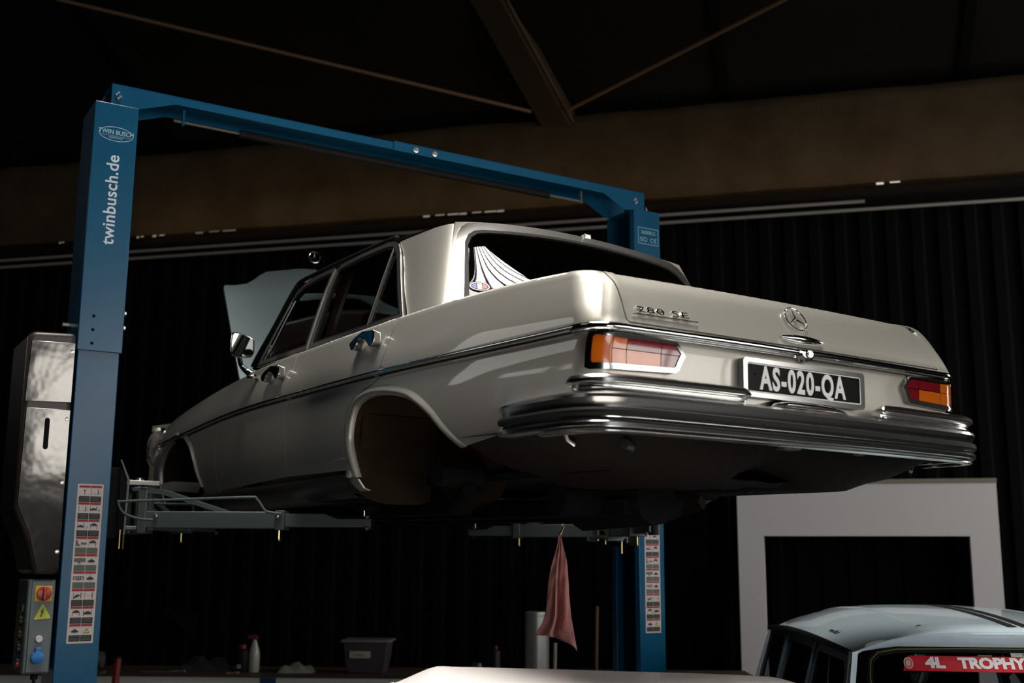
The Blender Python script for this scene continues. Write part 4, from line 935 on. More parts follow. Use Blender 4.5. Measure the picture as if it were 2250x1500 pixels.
# mullions of the clerestory and of the rooflight
for i in range(11): struct(MB().b2(8.80, 8.88, -7.72+.995*i-.03, -7.72+.995*i+.03, 2.5, 5.5).build('trim_%d' % (20+i), M['rail'], None))
struct(MB().b2(8.80, 8.86, -7.8, 2.35, 4.35, 4.41).build('trim_31', M['rail'], None))
rb_ = MB(); dr_ = Vector((.75, .66, 0)).normalized(); nr_ = Vector((-dr_.y, dr_.x, 0))
for i in range(37):
    o_ = Vector((-.25, 3.5, 8.17))+nr_*(i-18)*.13; L_ = 2.75-abs(i-18)*.105; h_ = .10 if i == 15 else .010
    rb_.box(o_, (2*L_, 2*h_, .06), rz=math.atan2(dr_.y, dr_.x))
struct(rb_.build('trim_32', M['rail'], None))
# side walls, rear wall with the big open door, left wall with its window
MB_ = MB().b2(9.0, 9.2, -8.2, 15, 0, 9); struct(MB_.build('wall_right', M['wall'], None))
wl = MB().b2(-9.2, -9.0, -8.2, 5.35, 0, 9).b2(-9.2, -9.0, 7.25, 15, 0, 9).b2(-9.2, -9.0, 5.35, 7.25, 0, 3.15).b2(-9.2, -9.0, 5.35, 7.25, 4.65, 9)
struct(wl.build('wall_left', M['wall'], None))
wr = MB().b2(-9.2, 3.2, -8.2, -8.0, 0, 9).b2(7.6, 9.2, -8.2, -8.0, 0, 9).b2(3.2, 7.6, -8.2, -8.0, 3.6, 9)
struct(wr.build('wall_rear', M['wall'], None))
fr = MB()
for y in (5.35, 5.98, 6.62, 7.25): fr.b2(-9.05, -8.92, y-.03, y+.03, 3.15, 4.65)
for z in (3.15, 3.9, 4.65): fr.b2(-9.05, -8.92, 5.35, 7.25, z-.03, z+.03)
struct(fr.build('window_1', M['rail'], None))
# cornice: curved concrete foot of the vault above the rails
prof = [(-.05, 5.30), (.10, 5.285), (.24, 5.32), (.27, 5.45), (.28, 5.75), (.24, 6.0), (.20, 6.20), (.17, 6.29), (.10, 6.33), (-.3, 6.34)]
rows = [[wall_pt(-10+20.5*i/40, d+.012*math.sin(i*1.7), z+.008*math.sin(i*2.3+z)) for d, z in prof] for i in range(41)]
struct(MB().grid(rows).build('trim_1', M['cornice'], None, sharp=60))
# ledge under it
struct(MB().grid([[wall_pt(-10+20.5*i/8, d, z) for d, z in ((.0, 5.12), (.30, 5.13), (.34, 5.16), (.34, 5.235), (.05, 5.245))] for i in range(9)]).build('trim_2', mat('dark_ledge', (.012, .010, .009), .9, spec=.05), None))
# small glazed slits between ledge and cornice
for n_, (xa, xb) in enumerate(((-4.61, -4.54), (-3.61, -3.51), (-3.41, -3.24), (-2.875, -2.376), (-.22, .717), (4.315, 4.561))):
    mb = MB(); k = max(2, int((xb-xa)/.13))
    for i in range(k):
        a = xa+(xb-xa)*i/k; b = a+(xb-xa)/k*(.55+.4*((i*7) % 3)/2); za = 5.258+.004*((i*5) % 3)
        mb.add([wall_pt(a, .355, za), wall_pt(b, .355, za), wall_pt(b, .35, 5.280), wall_pt(a, .35, 5.280)], [(0, 1, 2, 3)])
    struct(mb.build('window_%d' % (n_+2), M['winglow2'] if n_ == 5 else M['winglow'] if n_ != 3 else M['winglow3'], None, recalc=False))
# two pairs of conduit rails
def rail(z, x0, x1, name, lab):
    o = MB().tube([wall_pt(x0, .42, z), wall_pt(x1, .42, z)], .018, 8)
    o = o.build(name, M['rail'], None); tag(o, lab, 'rail', 'pale rails on the back wall'); return o
rail(5.085, -9.8, 4.2, 'wall_rail', 'upper of the two long pale rails on the dark back wall')
rail(5.005, -9.8, 9.5, 'wall_rail', 'lower of the two long pale rails on the dark back wall')
# vault ceiling: panels rising from the cornice towards the camera
def ceil_z(d): return 6.34+.42*d-.012*d*d
rows = [[wall_pt(-11+22*i/20, -.3+d*1.0, ceil_z(d)) for d in [0, 1, 2, 3, 4, 5, 6, 8, 10, 12]] for i in range(21)]
roof_open = []
mb = MB(); n = 10
for i in range(20):
    for j in range(9):
        p = [rows[i][j], rows[i+1][j], rows[i+1][j+1], rows[i][j+1]]; mb.add(p, [(0, 1, 2, 3)])
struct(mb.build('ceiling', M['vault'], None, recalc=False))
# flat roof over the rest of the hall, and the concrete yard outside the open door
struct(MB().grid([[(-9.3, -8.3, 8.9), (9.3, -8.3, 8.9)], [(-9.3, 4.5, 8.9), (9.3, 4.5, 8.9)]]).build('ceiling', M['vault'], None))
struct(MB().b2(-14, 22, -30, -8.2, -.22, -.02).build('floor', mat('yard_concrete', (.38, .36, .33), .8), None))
struct(MB().b2(-9.3, 9.3, 14.9, 15.1, 0, 10).build('wall_far', M['vault'], None))
# seams of the shell
for k, xx in enumerate((-6.5, -3.4, 2.9, 5.2)):
    struct(MB().grid([[wall_pt(xx+s_, .02-.3+d, ceil_z(d)-.03) for s_ in (-.05, .05)] for d in [0, 1, 2, 3, 4, 5, 6]]).build('trim_%d' % (k+3), mat('seam', (.003, .0025, .002), .9, spec=.05), None))
# concrete rib running up from the cornice
def beam_pts(A, B, w0, h0):
    d = (B-A).normalized(); s_ = d.cross(Vector((0, 0, 1))).normalized(); u = s_.cross(d)
    return [[P+s_*a*w0/2+u*b*h0/2 for a, b in ((-1, -1), (1, -1), (1, 1), (-1, 1))] for P in (A, B)]
A0 = wall_pt(1.20, .10, 6.25); B0 = Vector((-.95, 9.2, 7.9))
ribm = M['rib'] = mat('rib_concrete', (.032, .023, .015), .9, spec=.05, bump=(5, .4, .02))
R0 = MB().grid(beam_pts(A0, B0, .30, .22), close=True); R0.f += [(0, 1, 2, 3), (7, 6, 5, 4)]
struct(R0.build('trim_7', ribm, None))
r1 = MB().tube([A0+Vector((.12, -.13, -.02)), B0+Vector((.12, -.13, -.02))], .02, 6); struct(r1.build('trim_8', M['cornice'], None))
# tie rods
def rod(A, B, lab): tag(MB().tube([A, B], .020, 8).build('tie_rod', M['tie'], None), lab, 'tie rod', 'tie rods under the vault')
M['tie'] = mat('rusty_rod', (.12, .07, .035), .6, .4)
rod(wall_pt(.95, .40, 6.30), Vector((-4.35, 10.2, 6.95)), 'rusty tie rod rising to the upper left under the dark vault')
rod(wall_pt(1.35, .40, 6.28), Vector((2.75, 9.3, 6.75)), 'rusty tie rod rising to the upper right under the dark vault')
# white plasterboard booth front on the right
bo = wall_pt(4.05, .55, 0)
BT = Matrix.Translation(bo) @ Matrix.Rotation(wa, 4, 'Z')
M['board'] = mat('white_board', (.80, .77, .76), .8, bump=(30, .1, .002)); M['boardedge'] = mat('board_edge', (.28, .27, .20), .8)
bt = MB(); bt.b2(-1.11, -.88, 0, .10, 0, 2.43, BT).b2(.87, 1.11, 0, .10, 0, 2.43, BT).b2(-.88, .87, 0, .10, 1.97, 2.43, BT)
booth = bt.build('booth_front', M['board'], None)
tag(booth, 'white board front wall of a booth with a wide dark opening', 'booth wall')
MB().b2(-1.115, 1.115, -.01, .14, 2.432, 2.468, BT).build('booth_capping', M['boardedge'], booth)
MB().b2(-1.11, -1.08, .1, .50, 0, 2.42, BT).build('booth_side', M['wall'], booth); MB().b2(1.08, 1.11, .1, .50, 0, 2.42, BT).build('booth_side', M['wall'], booth)
# dark side column at the right edge
# workbench along the wall on the left
M['benchtop'] = mat('bench_top', (.06, .04, .025), .6); M['benchfront'] = mat('bench_front', (.68, .72, .66), .7, bump=(20, .1, .002))
bn = empty('workbench', (-3.4, 8.7, 0)); tag(bn, 'long pale-fronted workbench with a dark top along the back', 'workbench')
bn.rotation_euler = (0, 0, -.03)
MB().b2(-3.6, 5.2, -.015, .75, .902, .911).build('bench_top', M['benchtop'], bn)
MB().b2(-3.6, 5.2, 0, .03, .10, .902).build('bench_front', M['benchfront'], bn)
for x in (-3.5, -.9, 1.66, 3.4, 5.1): MB().b2(x-.055, x+.055, -.012, .70, 0, .898).build('bench_leg', mat('bench_leg_blue', (.01, .06, .16), .5) if x == 1.66 else M['wall'], bn)
# =====================================================================
# small light blue car on the right
# =====================================================================
r4 = empty('small_hatchback', (1.98, 4.75, 0), math.radians(-4))
tag(r4, 'pale blue boxy small car with a red rally banner on its windscreen', 'car')
M['r4'] = mat('pale_blue_paint', (.62, .75, .81), .28, 0, coat=.8)
def RR(q, y):      # roof: y 0 = windscreen head, 2.25 = tail
    t = y/2.25; xw = .605+.03*math.sin(math.pi*t); ze_ = 1.405+.035*math.sin(math.pi*min(1, t*1.1))-.03*t*t
    zc = 1.455+.095*math.sin(math.pi*(.12+.80*t))**.8-.02*t
    k = 1-abs(q)**3.2
    return (q*xw, y-.06*(1-q*q)*(1-t), ze_-.03+(zc-ze_+.03)*k)
rows = [[RR(-1+2*i/36, 2.25*j/24) for i in range(37)] for j in range(25)]
def hdr(q, t):
    a = Vector(RR(q, 0)); x = q*.585; b = Vector((x, -.02+.33*(1.42-1.385)/.46-.05*(1-(x/.62)**2), 1.414-.02*max(0, abs(q)-.8)/.2)); p = a.lerp(b, t); p.y -= .035*math.sin(math.pi*t)*(1-abs(q)**3); p.z += .012*math.sin(math.pi*t); return p
rows = [[hdr(-1+2*i/36, 1-j/6) for i in range(37)] for j in range(6)]+rows
roofm = MB().grid(rows).build('roof', M['r4'], r4)
for s_ in (-1, 1):
    rr = [[Vector(RR(s_*(.50+.012*k), .12+1.95*j/16))+Vector((0, 0, .006*math.sin(math.pi*k/4))) for k in range(5)] for j in range(17)]
    MB().grid(rr).build('roof_rib', M['r4'], roofm)
for q0 in (.02, .11):
    MB().grid([[Vector(RR(q0+.06*k/3-.04, 2.25*j/24))+Vector((0, 0, .002)) for k in range(4)] for j in range(25)]).build('roof_stripe', M['blackprint'], roofm)
def side(s_):
    mb = MB()
    # front and middle and rear pillars as flat bent strips following the cant rail
    def wx(z): return .735-(z-.95)*.27
    def strip_(a, b, w1, w2):
        pts = []
        for i in range(9):
            t = i/8; y = a[0]+(b[0]-a[0])*t; z = a[1]+(b[1]-a[1])*t; w_ = w1+(w2-w1)*t
            pts.append([(s_*wx(z), y-w_/2, z), (s_*(wx(z)+.008), y, z), (s_*wx(z), y+w_/2, z), (s_*(wx(z)-.03), y, z)])
        mb.grid(pts, close=True)
    strip_((-.30, .93), (.0, 1.395), .08, .07)
    mb.build('windscreen_pillar', M['r4'], r4); mb2 = MB(); mb = mb2
    strip_((.72, .93), (.72, 1.40), .06, .05); mb.build('door_pillar', M['r4d'], r4); mb = MB()
    strip_((1.50, .93), (1.45, 1.40), .06, .05); mb.build('door_pillar', M['r4d'], r4); mb = MB()
    strip_((2.22, .93), (2.10, 1.36), .14, .10); mb.build('rear_pillar', M['r4'], r4)
    cr = [(s_*(.612+.028*math.sin(math.pi*j/16)), .0+2.2*j/16, 1.385+.03*math.sin(math.pi*j/16)-.02*(j/16)**2) for j in range(17)]
    MB().tube(cr, .014, 8).build('gutter', M['rubber'], r4)
    for y0, y1, n_ in ((-.17, .70, 0), (.75, 1.47, 1), (1.53, 2.12, 2)):
        sl = .22 if n_ == 0 else 0
        fn = lambda u, v: (s_*(wx(v)-.008), u, v)
        pl = [(y0+sl*0-.06*(n_ == 0), .96), (y1, .96), (y1-.01, 1.355), (y1-.06, 1.385), (y0+sl+.05, 1.385), (y0+sl*.9, 1.35)]
        f_ = patch('side_window_frame', pl, fn, M['r4d'], r4, .06, holes=[inset(pl, .035)], off=.004, thick=.02, ctr=(0, 1, 1.0))
        patch('side_glass', inset(pl, .03), fn, M['r4glass'], f_, .1, thick=.003, ctr=(0, 1, 1.0))
    if s_ < 0: MB().tube([(s_*.655, .46, .97), (s_*.60, .50, 1.37)], .007).build('quarterlight_bar', M['brass'], r4)
    # lower body side with wheel arches
    pl = [(-1.42, .40), (-1.30, .40)]+[(-.93-.37*math.cos(a), .33+.37*math.sin(a)*1.0) for a in [math.pi*i/10 for i in range(1, 10)]]+[(-.55, .30), (1.15, .30)]+[(1.52-.36*math.cos(a), .33+.34*math.sin(a)) for a in [math.pi*i/10 for i in range(1, 10)]]+[(1.92, .34), (2.28, .40), (2.30, .92), (-.35, .92), (-1.40, .80)]
    patch('body_side', pl, lambda u, v: (s_*(.745-.10*max(0, abs(u-.5)-1.4)**2-.25*(max(0, .5-v))**2), u, v), M['r4'], r4, .08, thick=.02, ctr=(0, .5, .6))
    for y in (-.93, 1.52):
        wh = MB().lathe([(.20, -.08), (.30, -.075), (.315, -.05), (.315, .05), (.30, .075), (.20, .08)], k=28, M=Matrix.Translation((s_*.62, y, .315)) @ Matrix.Rotation(math.pi/2, 4, 'Y')).build('wheel', M['rubber'], r4)
        MB().lathe([(.20, -.06), (.19, .06), (.05, .07)], k=20, M=Matrix.Translation((s_*.62, y, .315)) @ Matrix.Rotation(s_*math.pi/2, 4, 'Y')).build('wheel_disc', M['chrome_dull'], wh)
M['r4d'] = mat('dark_blue_frame', (.06, .085, .10), .4); M['r4glass'] = glass('small_car_glass', (.30, .33, .33), 1.5)
side(-1); side(1)
def RW(u, v):    # windscreen surface: u across, v height
    t = (v-.93)/.46; return (u*(1-.06*t), -.34+.33*t-.05*(1-(u/.62)**2), v)
wp = [(-.585, .95), (-.60, 1.30), (-.588, 1.365), (-.55, 1.398), (-.47, 1.412), (-.2, 1.418), (.2, 1.418), (.47, 1.412), (.55, 1.398), (.588, 1.365), (.60, 1.30), (.585, .95)]
wsf = patch('windscreen_seal', wp, RW, M['rubber'], r4, .05, holes=[inset(wp, .022)], off=.010, thick=.02, ctr=(0, 1, 1.1))
patch('seal_bright_strip', inset(wp, .009), RW, M['r4trim'] if 'r4trim' in M else mat('seal_strip', (.28, .22, .10), .4, .5), wsf, .05, holes=[inset(wp, .013)], off=.0115, thick=.0, ctr=(0, 1, 1.1))
patch('windscreen_glass', inset(wp, .02), RW, M['r4glass'], wsf, .1, off=.004, thick=.003, ctr=(0, 1, 1.1))
M['banner'] = mat('banner_red', (.50, .008, .02), .45)
bnr = patch('rally_banner', [(-.455, 1.326), (-.44, 1.369), (-.42, 1.381), (.45, 1.381), (.46, 1.326)], RW, M['banner'], r4, .05, off=.008, thick=.001, ctr=(0, 1, 1.1))
def onws(u, v, d=.0095):
    p = Vector(RW(u, v)); e = .01; X = Vector(RW(u+e, v))-Vector(RW(u-e, v)); Y = Vector(RW(u, v+e))-Vector(RW(u, v-e)); b = basis(p, X, Y); n = b.to_3x3() @ Vector((0, 0, 1)); b.translation = p+n*d*(1 if n.y < 0 else -1); return b
for t_, u, sx in (('4L', -.325, 1.12), ('TROPHY', -.10, 1.02), ('2010', .20, 1.0)): text_mesh('banner_lettering', t_, M['white'], bnr, onws(u, 1.354), size=.063, sx=sx, ext=.0004, off=.0034)
dsc = patch('banner_badge', oval(.019, .021, 20), lambda u, v: RW(-.430+u, 1.353+v), mat('badge_pink', (.62, .42, .36), .5), bnr, .01, off=.0095, thick=0, ctr=(0, 1, 1.1))
patch('banner_badge_ring', oval(.014, .016, 16), lambda u, v: RW(-.430+u, 1.353+v), M['banner'], dsc, .01, holes=[oval(.011, .013, 16)], off=.010, thick=0, ctr=(0, 1, 1.1))
lab = patch('window_label', [(-.012, 1.376), (-.012, 1.396), (.085, 1.396), (.095, 1.376)], RW, mat('label_pale', (.45, .52, .46), .5), r4, .05, off=.007, thick=.001, ctr=(0, 1, 1.1))
text_mesh('label_number', '0743', M['blackprint'], lab, onws(.055, 1.388, .0095), size=.016, sx=1.1, ext=.0003)
# small web address on the cant panel
q = Vector(RR(-.90, .62)); q2 = Vector(RR(-.90, .50)); up_ = Vector(RR(-.80, .56))-Vector(RR(-.98, .56))
TM = basis((q+q2)/2, q2-q, up_); nrm = TM.to_3x3() @ Vector((0, 0, 1)); TM.translation = (q+q2)/2+nrm*(.004 if nrm.z > 0 else -.004)
text_mesh('web_lettering', 'www.4lzc.fr', M['blackprint'], roofm, TM, size=.040, sx=.85, ext=.0004, shear=.2)
MB().grid([[(-.735, -.35, .925), (-.25, -.42, .95), (.25, -.42, .95), (.735, -.35, .925)], [(-.70, -.9, .90), (-.25, -.95, .93), (.25, -.95, .93), (.70, -.9, .90)], [(-.66, -1.38, .80), (-.25, -1.44, .83), (.25, -1.44, .83), (.66, -1.38, .80)]]).build('bonnet', M['r4'], r4)
MB().b2(-.66, .66, -1.43, -1.38, .40, .80).build('nose_panel', M['r4'], r4, bev=.02)
MB().b2(-.68, .68, -1.52, -1.46, .38, .48).build('front_bumper', M['chrome_dull'], r4, bev=.02)
for s_ in (-1, 1): MB().lathe([(.095, 0), (.09, .03), (.04, .045)], k=20, M=Matrix.Translation((s_*.50, -1.43, .66)) @ Matrix.Rotation(math.pi/2, 4, 'X')).build('headlamp', M['chrome'], r4)
MB().b2(-.66, .66, 2.20, 2.26, .40, .95).build('tail_panel', M['r4'], r4)
MB().b2(-.70, .70, -1.3, 2.2, .25, .32).build('floor_pan', M['black'], r4)
def r4seat(x):
    s_ = MB().prism([(.75, .5), (.87, .5), (.98, 1.08), (.92, 1.12), (.86, 1.10)], 0, x-.24, x+.24).build('front_seat', M['headliner'], r4, bev=.03)
r4seat(-.33); r4seat(.33)
MB().tube([(.02, -.06, 1.352), (-.04, -.05, 1.30)], .006).build('mirror_stem', M['rubber'], r4)
MB().prism([(-.17, 1.225), (-.165, 1.275), (-.06, 1.268), (-.075, 1.225)], 1, .0, .02).build('interior_mirror', M['chrome_dull'], r4)
# =====================================================================
# white car whose roof edge shows along the bottom
# =====================================================================
wc = empty('white_car', (.30, 3.3, 0), 0); tag(wc, 'cream white car low in the foreground, only its flat roof showing', 'car')
M['wpaint'] = mat('cream_white_paint', (.86, .80, .76), .45, coat=.2)
outl = [(-.72, .30), (-.76, .55), (-.73, .95), (-.66, 1.18), (-.612, 1.312), (-.595, 1.330), (-.545, 1.345), (-.506, 1.348), (-.47, 1.349), (0, 1.350), (.35, 1.348), (.525, 1.345), (.60, 1.335), (.66, 1.30), (.70, 1.18), (.75, .95), (.76, .55), (.72, .30)]
def rfz(x): return interp([(-.72, 1.335), (-.685, 1.345), (-.56, 1.395), (-.50, 1.396), (.0, 1.386), (.57, 1.370), (.67, 1.348), (.72, 1.33)], x)
rows = []
for j in range(9):
    y = .70-1.9*j/8; rows.append([(x*(1-.02*abs(j-3)/5), y, rfz(x)-.004*(j if j < 3 else 3)-(max(0, j-6)*.02)) for x in [-.70+1.40*i/56 for i in range(57)]])
wr_ = MB().grid(rows); wr_.grid([rows[0], [(a, b+.02, c-.05) for a, b, c in rows[0]]]); wr_.build('roof', M['wpaint'], wc, sharp=50)
for s_ in (-1, 1):
    MB().tube([(s_*.69, .68, 1.32), (s_*.73, 1.25, .95)], .03).build('windscreen_pillar', M['wpaint'], wc)
    MB().tube([(s_*.69, -.3, 1.31), (s_*.74, -.3, .95)], .03).build('door_pillar', M['wpaint'], wc)
    MB().tube([(s_*.69, -1.18, 1.28), (s_*.73, -1.35, .95)], .04).build('rear_pillar', M['wpaint'], wc)
    patch('side_glass', [(-1.22, .96), (1.15, .96), (.68, 1.30), (-1.12, 1.30)], lambda u, v: (s_*(.735-(v-.95)*.12), u, v), M['r4glass'], wc, .2, thick=.003, ctr=(0, 0, 1))
    pl = [(-1.75, .42)]+[(-1.25-.36*math.cos(a), .33+.36*math.sin(a)) for a in [math.pi*i/10 for i in range(1, 10)]]+[(-.80, .28), (.95, .28)]+[(1.40-.36*math.cos(a), .33+.36*math.sin(a)) for a in [math.pi*i/10 for i in range(1, 10)]]+[(1.85, .42), (1.98, .60), (1.90, .86), (1.2, .94), (-1.45, .94), (-1.80, .85)]
    patch('body_side', pl, lambda u, v: (s_*(.765-.06*max(0, abs(u)-1.3)**2-.2*max(0, .5-v)**2), u, v), M['wpaint'], wc, .1, thick=.02, ctr=(0, 0, .6))
    for y in (-1.25, 1.40):
        wh = MB().lathe([(.19, -.085), (.29, -.08), (.305, -.05), (.305, .05), (.29, .08), (.19, .085)], k=28, M=Matrix.Translation((s_*.66, y, .305)) @ Matrix.Rotation(math.pi/2, 4, 'Y')).build('wheel', M['rubber'], wc)
        MB().lathe([(.19, -.06), (.18, .06), (.05, .075)], k=20, M=Matrix.Translation((s_*.66, y, .305)) @ Matrix.Rotation(s_*math.pi/2, 4, 'Y')).build('wheel_disc', M['chrome_dull'], wh)
patch('windscreen', [(-.66, 0), (.66, 0), (.64, 1), (-.64, 1)], lambda u, v: (u, 1.25-.57*v, .95+.38*v), M['r4glass'], wc, .3, thick=.004, ctr=(0, 0, .9))
patch('rear_glass', [(-.66, 0), (.66, 0), (.64, 1), (-.64, 1)], lambda u, v: (u, -1.38+.18*v, .95+.33*v), M['r4glass'], wc, .3, thick=.004, ctr=(0, 0, .9))
MB().grid([[(-.74, 1.22, .93), (0, 1.28, .96), (.74, 1.22, .93)], [(-.72, 1.85, .86), (0, 1.92, .89), (.72, 1.85, .86)], [(-.70, 1.95, .70), (0, 2.02, .72), (.70, 1.95, .70)], [(-.70, 1.93, .42), (0, 2.0, .42), (.70, 1.93, .42)]]).build('bonnet', M['wpaint'], wc)
MB().grid([[(-.74, -1.38, .94), (0, -1.40, .95), (.74, -1.38, .94)], [(-.72, -1.80, .86), (0, -1.84, .87), (.72, -1.80, .86)], [(-.70, -1.80, .42), (0, -1.84, .42), (.70, -1.80, .42)]]).build('boot_lid', M['wpaint'], wc)
MB().b2(-.66, .66, -1.7, 1.9, .24, .30).build('floor_pan', M['black'], wc)
for x in (-.33, .33): MB().prism([(-.30, .45), (-.18, .45), (-.36, 1.05), (-.48, 1.04)], 0, x-.24, x+.24).build('front_seat', M['headliner'], wc, bev=.03)
# =====================================================================
# loose things
# =====================================================================
# pink rag on a hook under the saloon
M['rag'] = mat('pink_rag_cloth', (.48, .19, .165), .9, bump=(38, .9, .008)); M['rag'].node_tree.nodes['Principled BSDF'].inputs['Sheen Weight'].default_value = .2
ragY = 4.75; k_ = ragY/4.6
def rg(x, z, dy=0): return Vector((x*k_, ragY+dy, CAMZ+(z-CAMZ)*k_))
# edges top to bottom: left edge, fold line, right edge
Lx = [(1.842, .186, .196), (1.82, .180, .204), (1.76, .164, .214), (1.70, .148, .222), (1.62, .140, .224), (1.56, .134, .232), (1.54, .130, .236), (1.50, .118, .242), (1.475, .100, .246), (1.455, .098, .250), (1.425, .18, .256), (1.418, .24, .262)]
rows = []
N_ = 34
tabL = [(-.424+0, 0)]
Lt = sorted([(1.842, .188), (1.80, .180), (1.74, .163), (1.68, .150), (1.62, .143), (1.56, .138), (1.52, .128), (1.49, .112), (1.468, .098), (1.455, .102), (1.41, .102)]); Rt = sorted([(1.842, .196), (1.80, .206), (1.74, .219), (1.68, .224), (1.60, .229), (1.52, .238), (1.45, .250), (1.41, .257)])
def botz(s_): return interp([(0, 1.462), (.15, 1.461), (.30, 1.462), (.42, 1.455), (.55, 1.448), (.75, 1.436), (.92, 1.422), (1, 1.404)], s_)
for j in range(46):
    t = j/45; row = []
    for i in range(N_):
        s_ = i/(N_-1); z = 1.842+(botz(s_)-1.842)*t; a = interp(Lt, z); b = interp(Rt, z)
        fold = interp([(0, 0), (.25, .3), (.38, .9), (.47, -.9), (.60, -.35), (.8, .25), (1, -.1)], s_)*min(1, t*1.6)*.036
        fold += .006*math.sin(s_*19+t*9)*(.3+t)*(1-.4*t) + .004*math.sin(t*31+s_*7)
        row.append(rg(a+(b-a)*s_, z, -fold-.01*math.sin(t*3)))
    rows.append(row)
rag = MB().grid(rows).build('rag', M['rag'], None, sharp=80, solid=.002)
tag(rag, 'crumpled dusty pink rag hanging from a wire hook under the saloon', 'rag')
hk = MB().tube(smooth_path([rg(.190, 1.838), rg(.196, 1.852), rg(.204, 1.866), rg(.210, 1.880), rg(.203, 1.887), rg(.200, 1.878)], 4), .0028, 8)
hk.tube([rg(.194, 1.846), rg(.200, 1.858)], .0055, 8)
tag(hk.build('wire_hook', M['brass'], None), 'short brassy wire hook the pink rag hangs from', 'hook')
# ---- on the bench ----
bz = .911
# storage bin
M['bin'] = glass('cloudy_plastic', (.55, .52, .52), 1.45, .25, 2.5); M['binrim'] = mat('bin_rim', (.16, .15, .15), .4)
def at_(px, y, z=bz): return ((px-1125)/2541.85*y*1.017, y, z)
bp_ = at_(828, 8.95); bi = empty('storage_bin', bp_, -.05); tag(bi, 'translucent plastic storage bin with a white paper label on the bench', 'box')
rows = [[(s_*w_, t_*d_, z) for s_, t_ in ((-1, -1), (1, -1), (1, 1), (-1, 1))] for w_, d_, z in ((.135, .10, 0), (.155, .115, .10), (.17, .13, .235))]
mb = MB().grid(rows, close=True); mb.f += [(0, 1, 2, 3)]; mb.build('bin_body', mat('bin_plastic', (.055, .048, .05), .35), bi, bev=.01, seg=3)
MB().b2(-.185, .185, -.145, .145, .225, .245).build('bin_lid', M['binrim'], bi, bev=.008, seg=3)
lb = MB().b2(-.115, .04, -.137, -.132, .115, .165).build('paper_label', mat('label_paper', (.34, .34, .30), .7), bi)
text_mesh('label_writing', 'Joints...', M['greyprint'], lb, basis((-.04, -.139, .14), (1, 0, 0), (0, 0, 1)), size=.03, sx=1, ext=.0002, shear=.3)
# spray bottle
M['bottle'] = mat('grey_bottle', (.42, .40, .36), .35, coat=.3)
sb_ = empty('spray_bottle', at_(590, 8.95)); tag(sb_, 'tall grey white spray bottle standing on the bench', 'bottle')
MB().lathe([(.038, 0), (.042, .01), (.042, .12), (.036, .16), (.022, .20), (.016, .225), (.014, .235)], k=20).build('bottle_body', M['bottle'], sb_)
MB().prism([(-.055, .262), (-.05, .240), (-.018, .238), (-.018, .228), (.020, .228), (.022, .262), (.0, .272)], 1, -.012, .012).build('spray_head', mat('dark_red_cap', (.12, .01, .012), .5), sb_, bev=.003)
# dark bottle with red band
db_ = empty('oil_bottle', at_(566, 8.92)); tag(db_, 'small black bottle with a red cap beside the spray bottle', 'bottle')
MB().lathe([(.040, 0), (.043, .01), (.043, .13), (.036, .16), (.022, .17)], k=20).build('bottle_body', M['rubber'], db_)
MB().lathe([(.024, .17), (.024, .19), (.018, .20)], k=16).build('bottle_cap', mat('red_cap', (.18, .01, .02), .5), db_)
MB().add([(-.03, -.045, .03), (.0, -.045, .03), (.0, -.045, .06), (-.03, -.045, .06)], [(0, 1, 2, 3)]).build('bottle_label', mat('label_grey', (.25, .26, .27), .6), db_)
# crumpled cloth, tool heap
def heap(name, lab, cat, px, y, w_, d_, h_, m_, seed, amp=.3):
    R = random.Random(seed); ph = [R.random()*6 for _ in range(6)]; rows = []
    for i in range(17):
        u = -1+2*i/16; r = []
        for j in range(13):
            v = -1+2*j/12; k = max(0, 1-u*u)**.5*max(0, 1-v*v)**.5
            r.append((u*w_/2, v*d_/2, h_*k*(1+amp*math.sin(u*7+ph[0]+v*3)+amp*.6*math.sin(v*9+ph[1]-u*5))))
        rows.append(r)
    o = MB().grid(rows).build(name, m_, None, sharp=60); o.location = at_(px, y); tag(o, lab, cat)
heap('folded_cloth', 'crumpled pale grey cloth lying on the bench beside the bin', 'cloth', 680, 8.95, .27, .16, .055, mat('dull_cloth', (.24, .25, .21), .9), 3)
heap('dark_cloth', 'dark crumpled heap of cloth on the bench behind the black bottle', 'cloth', 490, 9.0, .42, .2, .085, mat('dark_cloth_m', (.022, .018, .018), .9), 5)
# flat tools left of the dark cloth
def tool(px, lab, name, L, m_, y=8.88, w_=.02): o = MB().b2(-L/2, L/2, -w_/2, w_/2, 0, .012).box((L/2, 0, .008), (.03, w_*2, .016)).build(name, m_, None, bev=.002); o.location = at_(px, y); o.rotation_euler = (0, 0, .12); tag(o, lab, 'tool'); return o
tool(400, 'long steel spanner lying on the bench near the left post', 'spanner', .30, M['chrome_dull'])
tool(545, 'short copper coloured tool lying on the bench before the black bottle', 'hand_tool', .08, mat('copper_tool', (.35, .2, .1), .5, .5), 8.80)
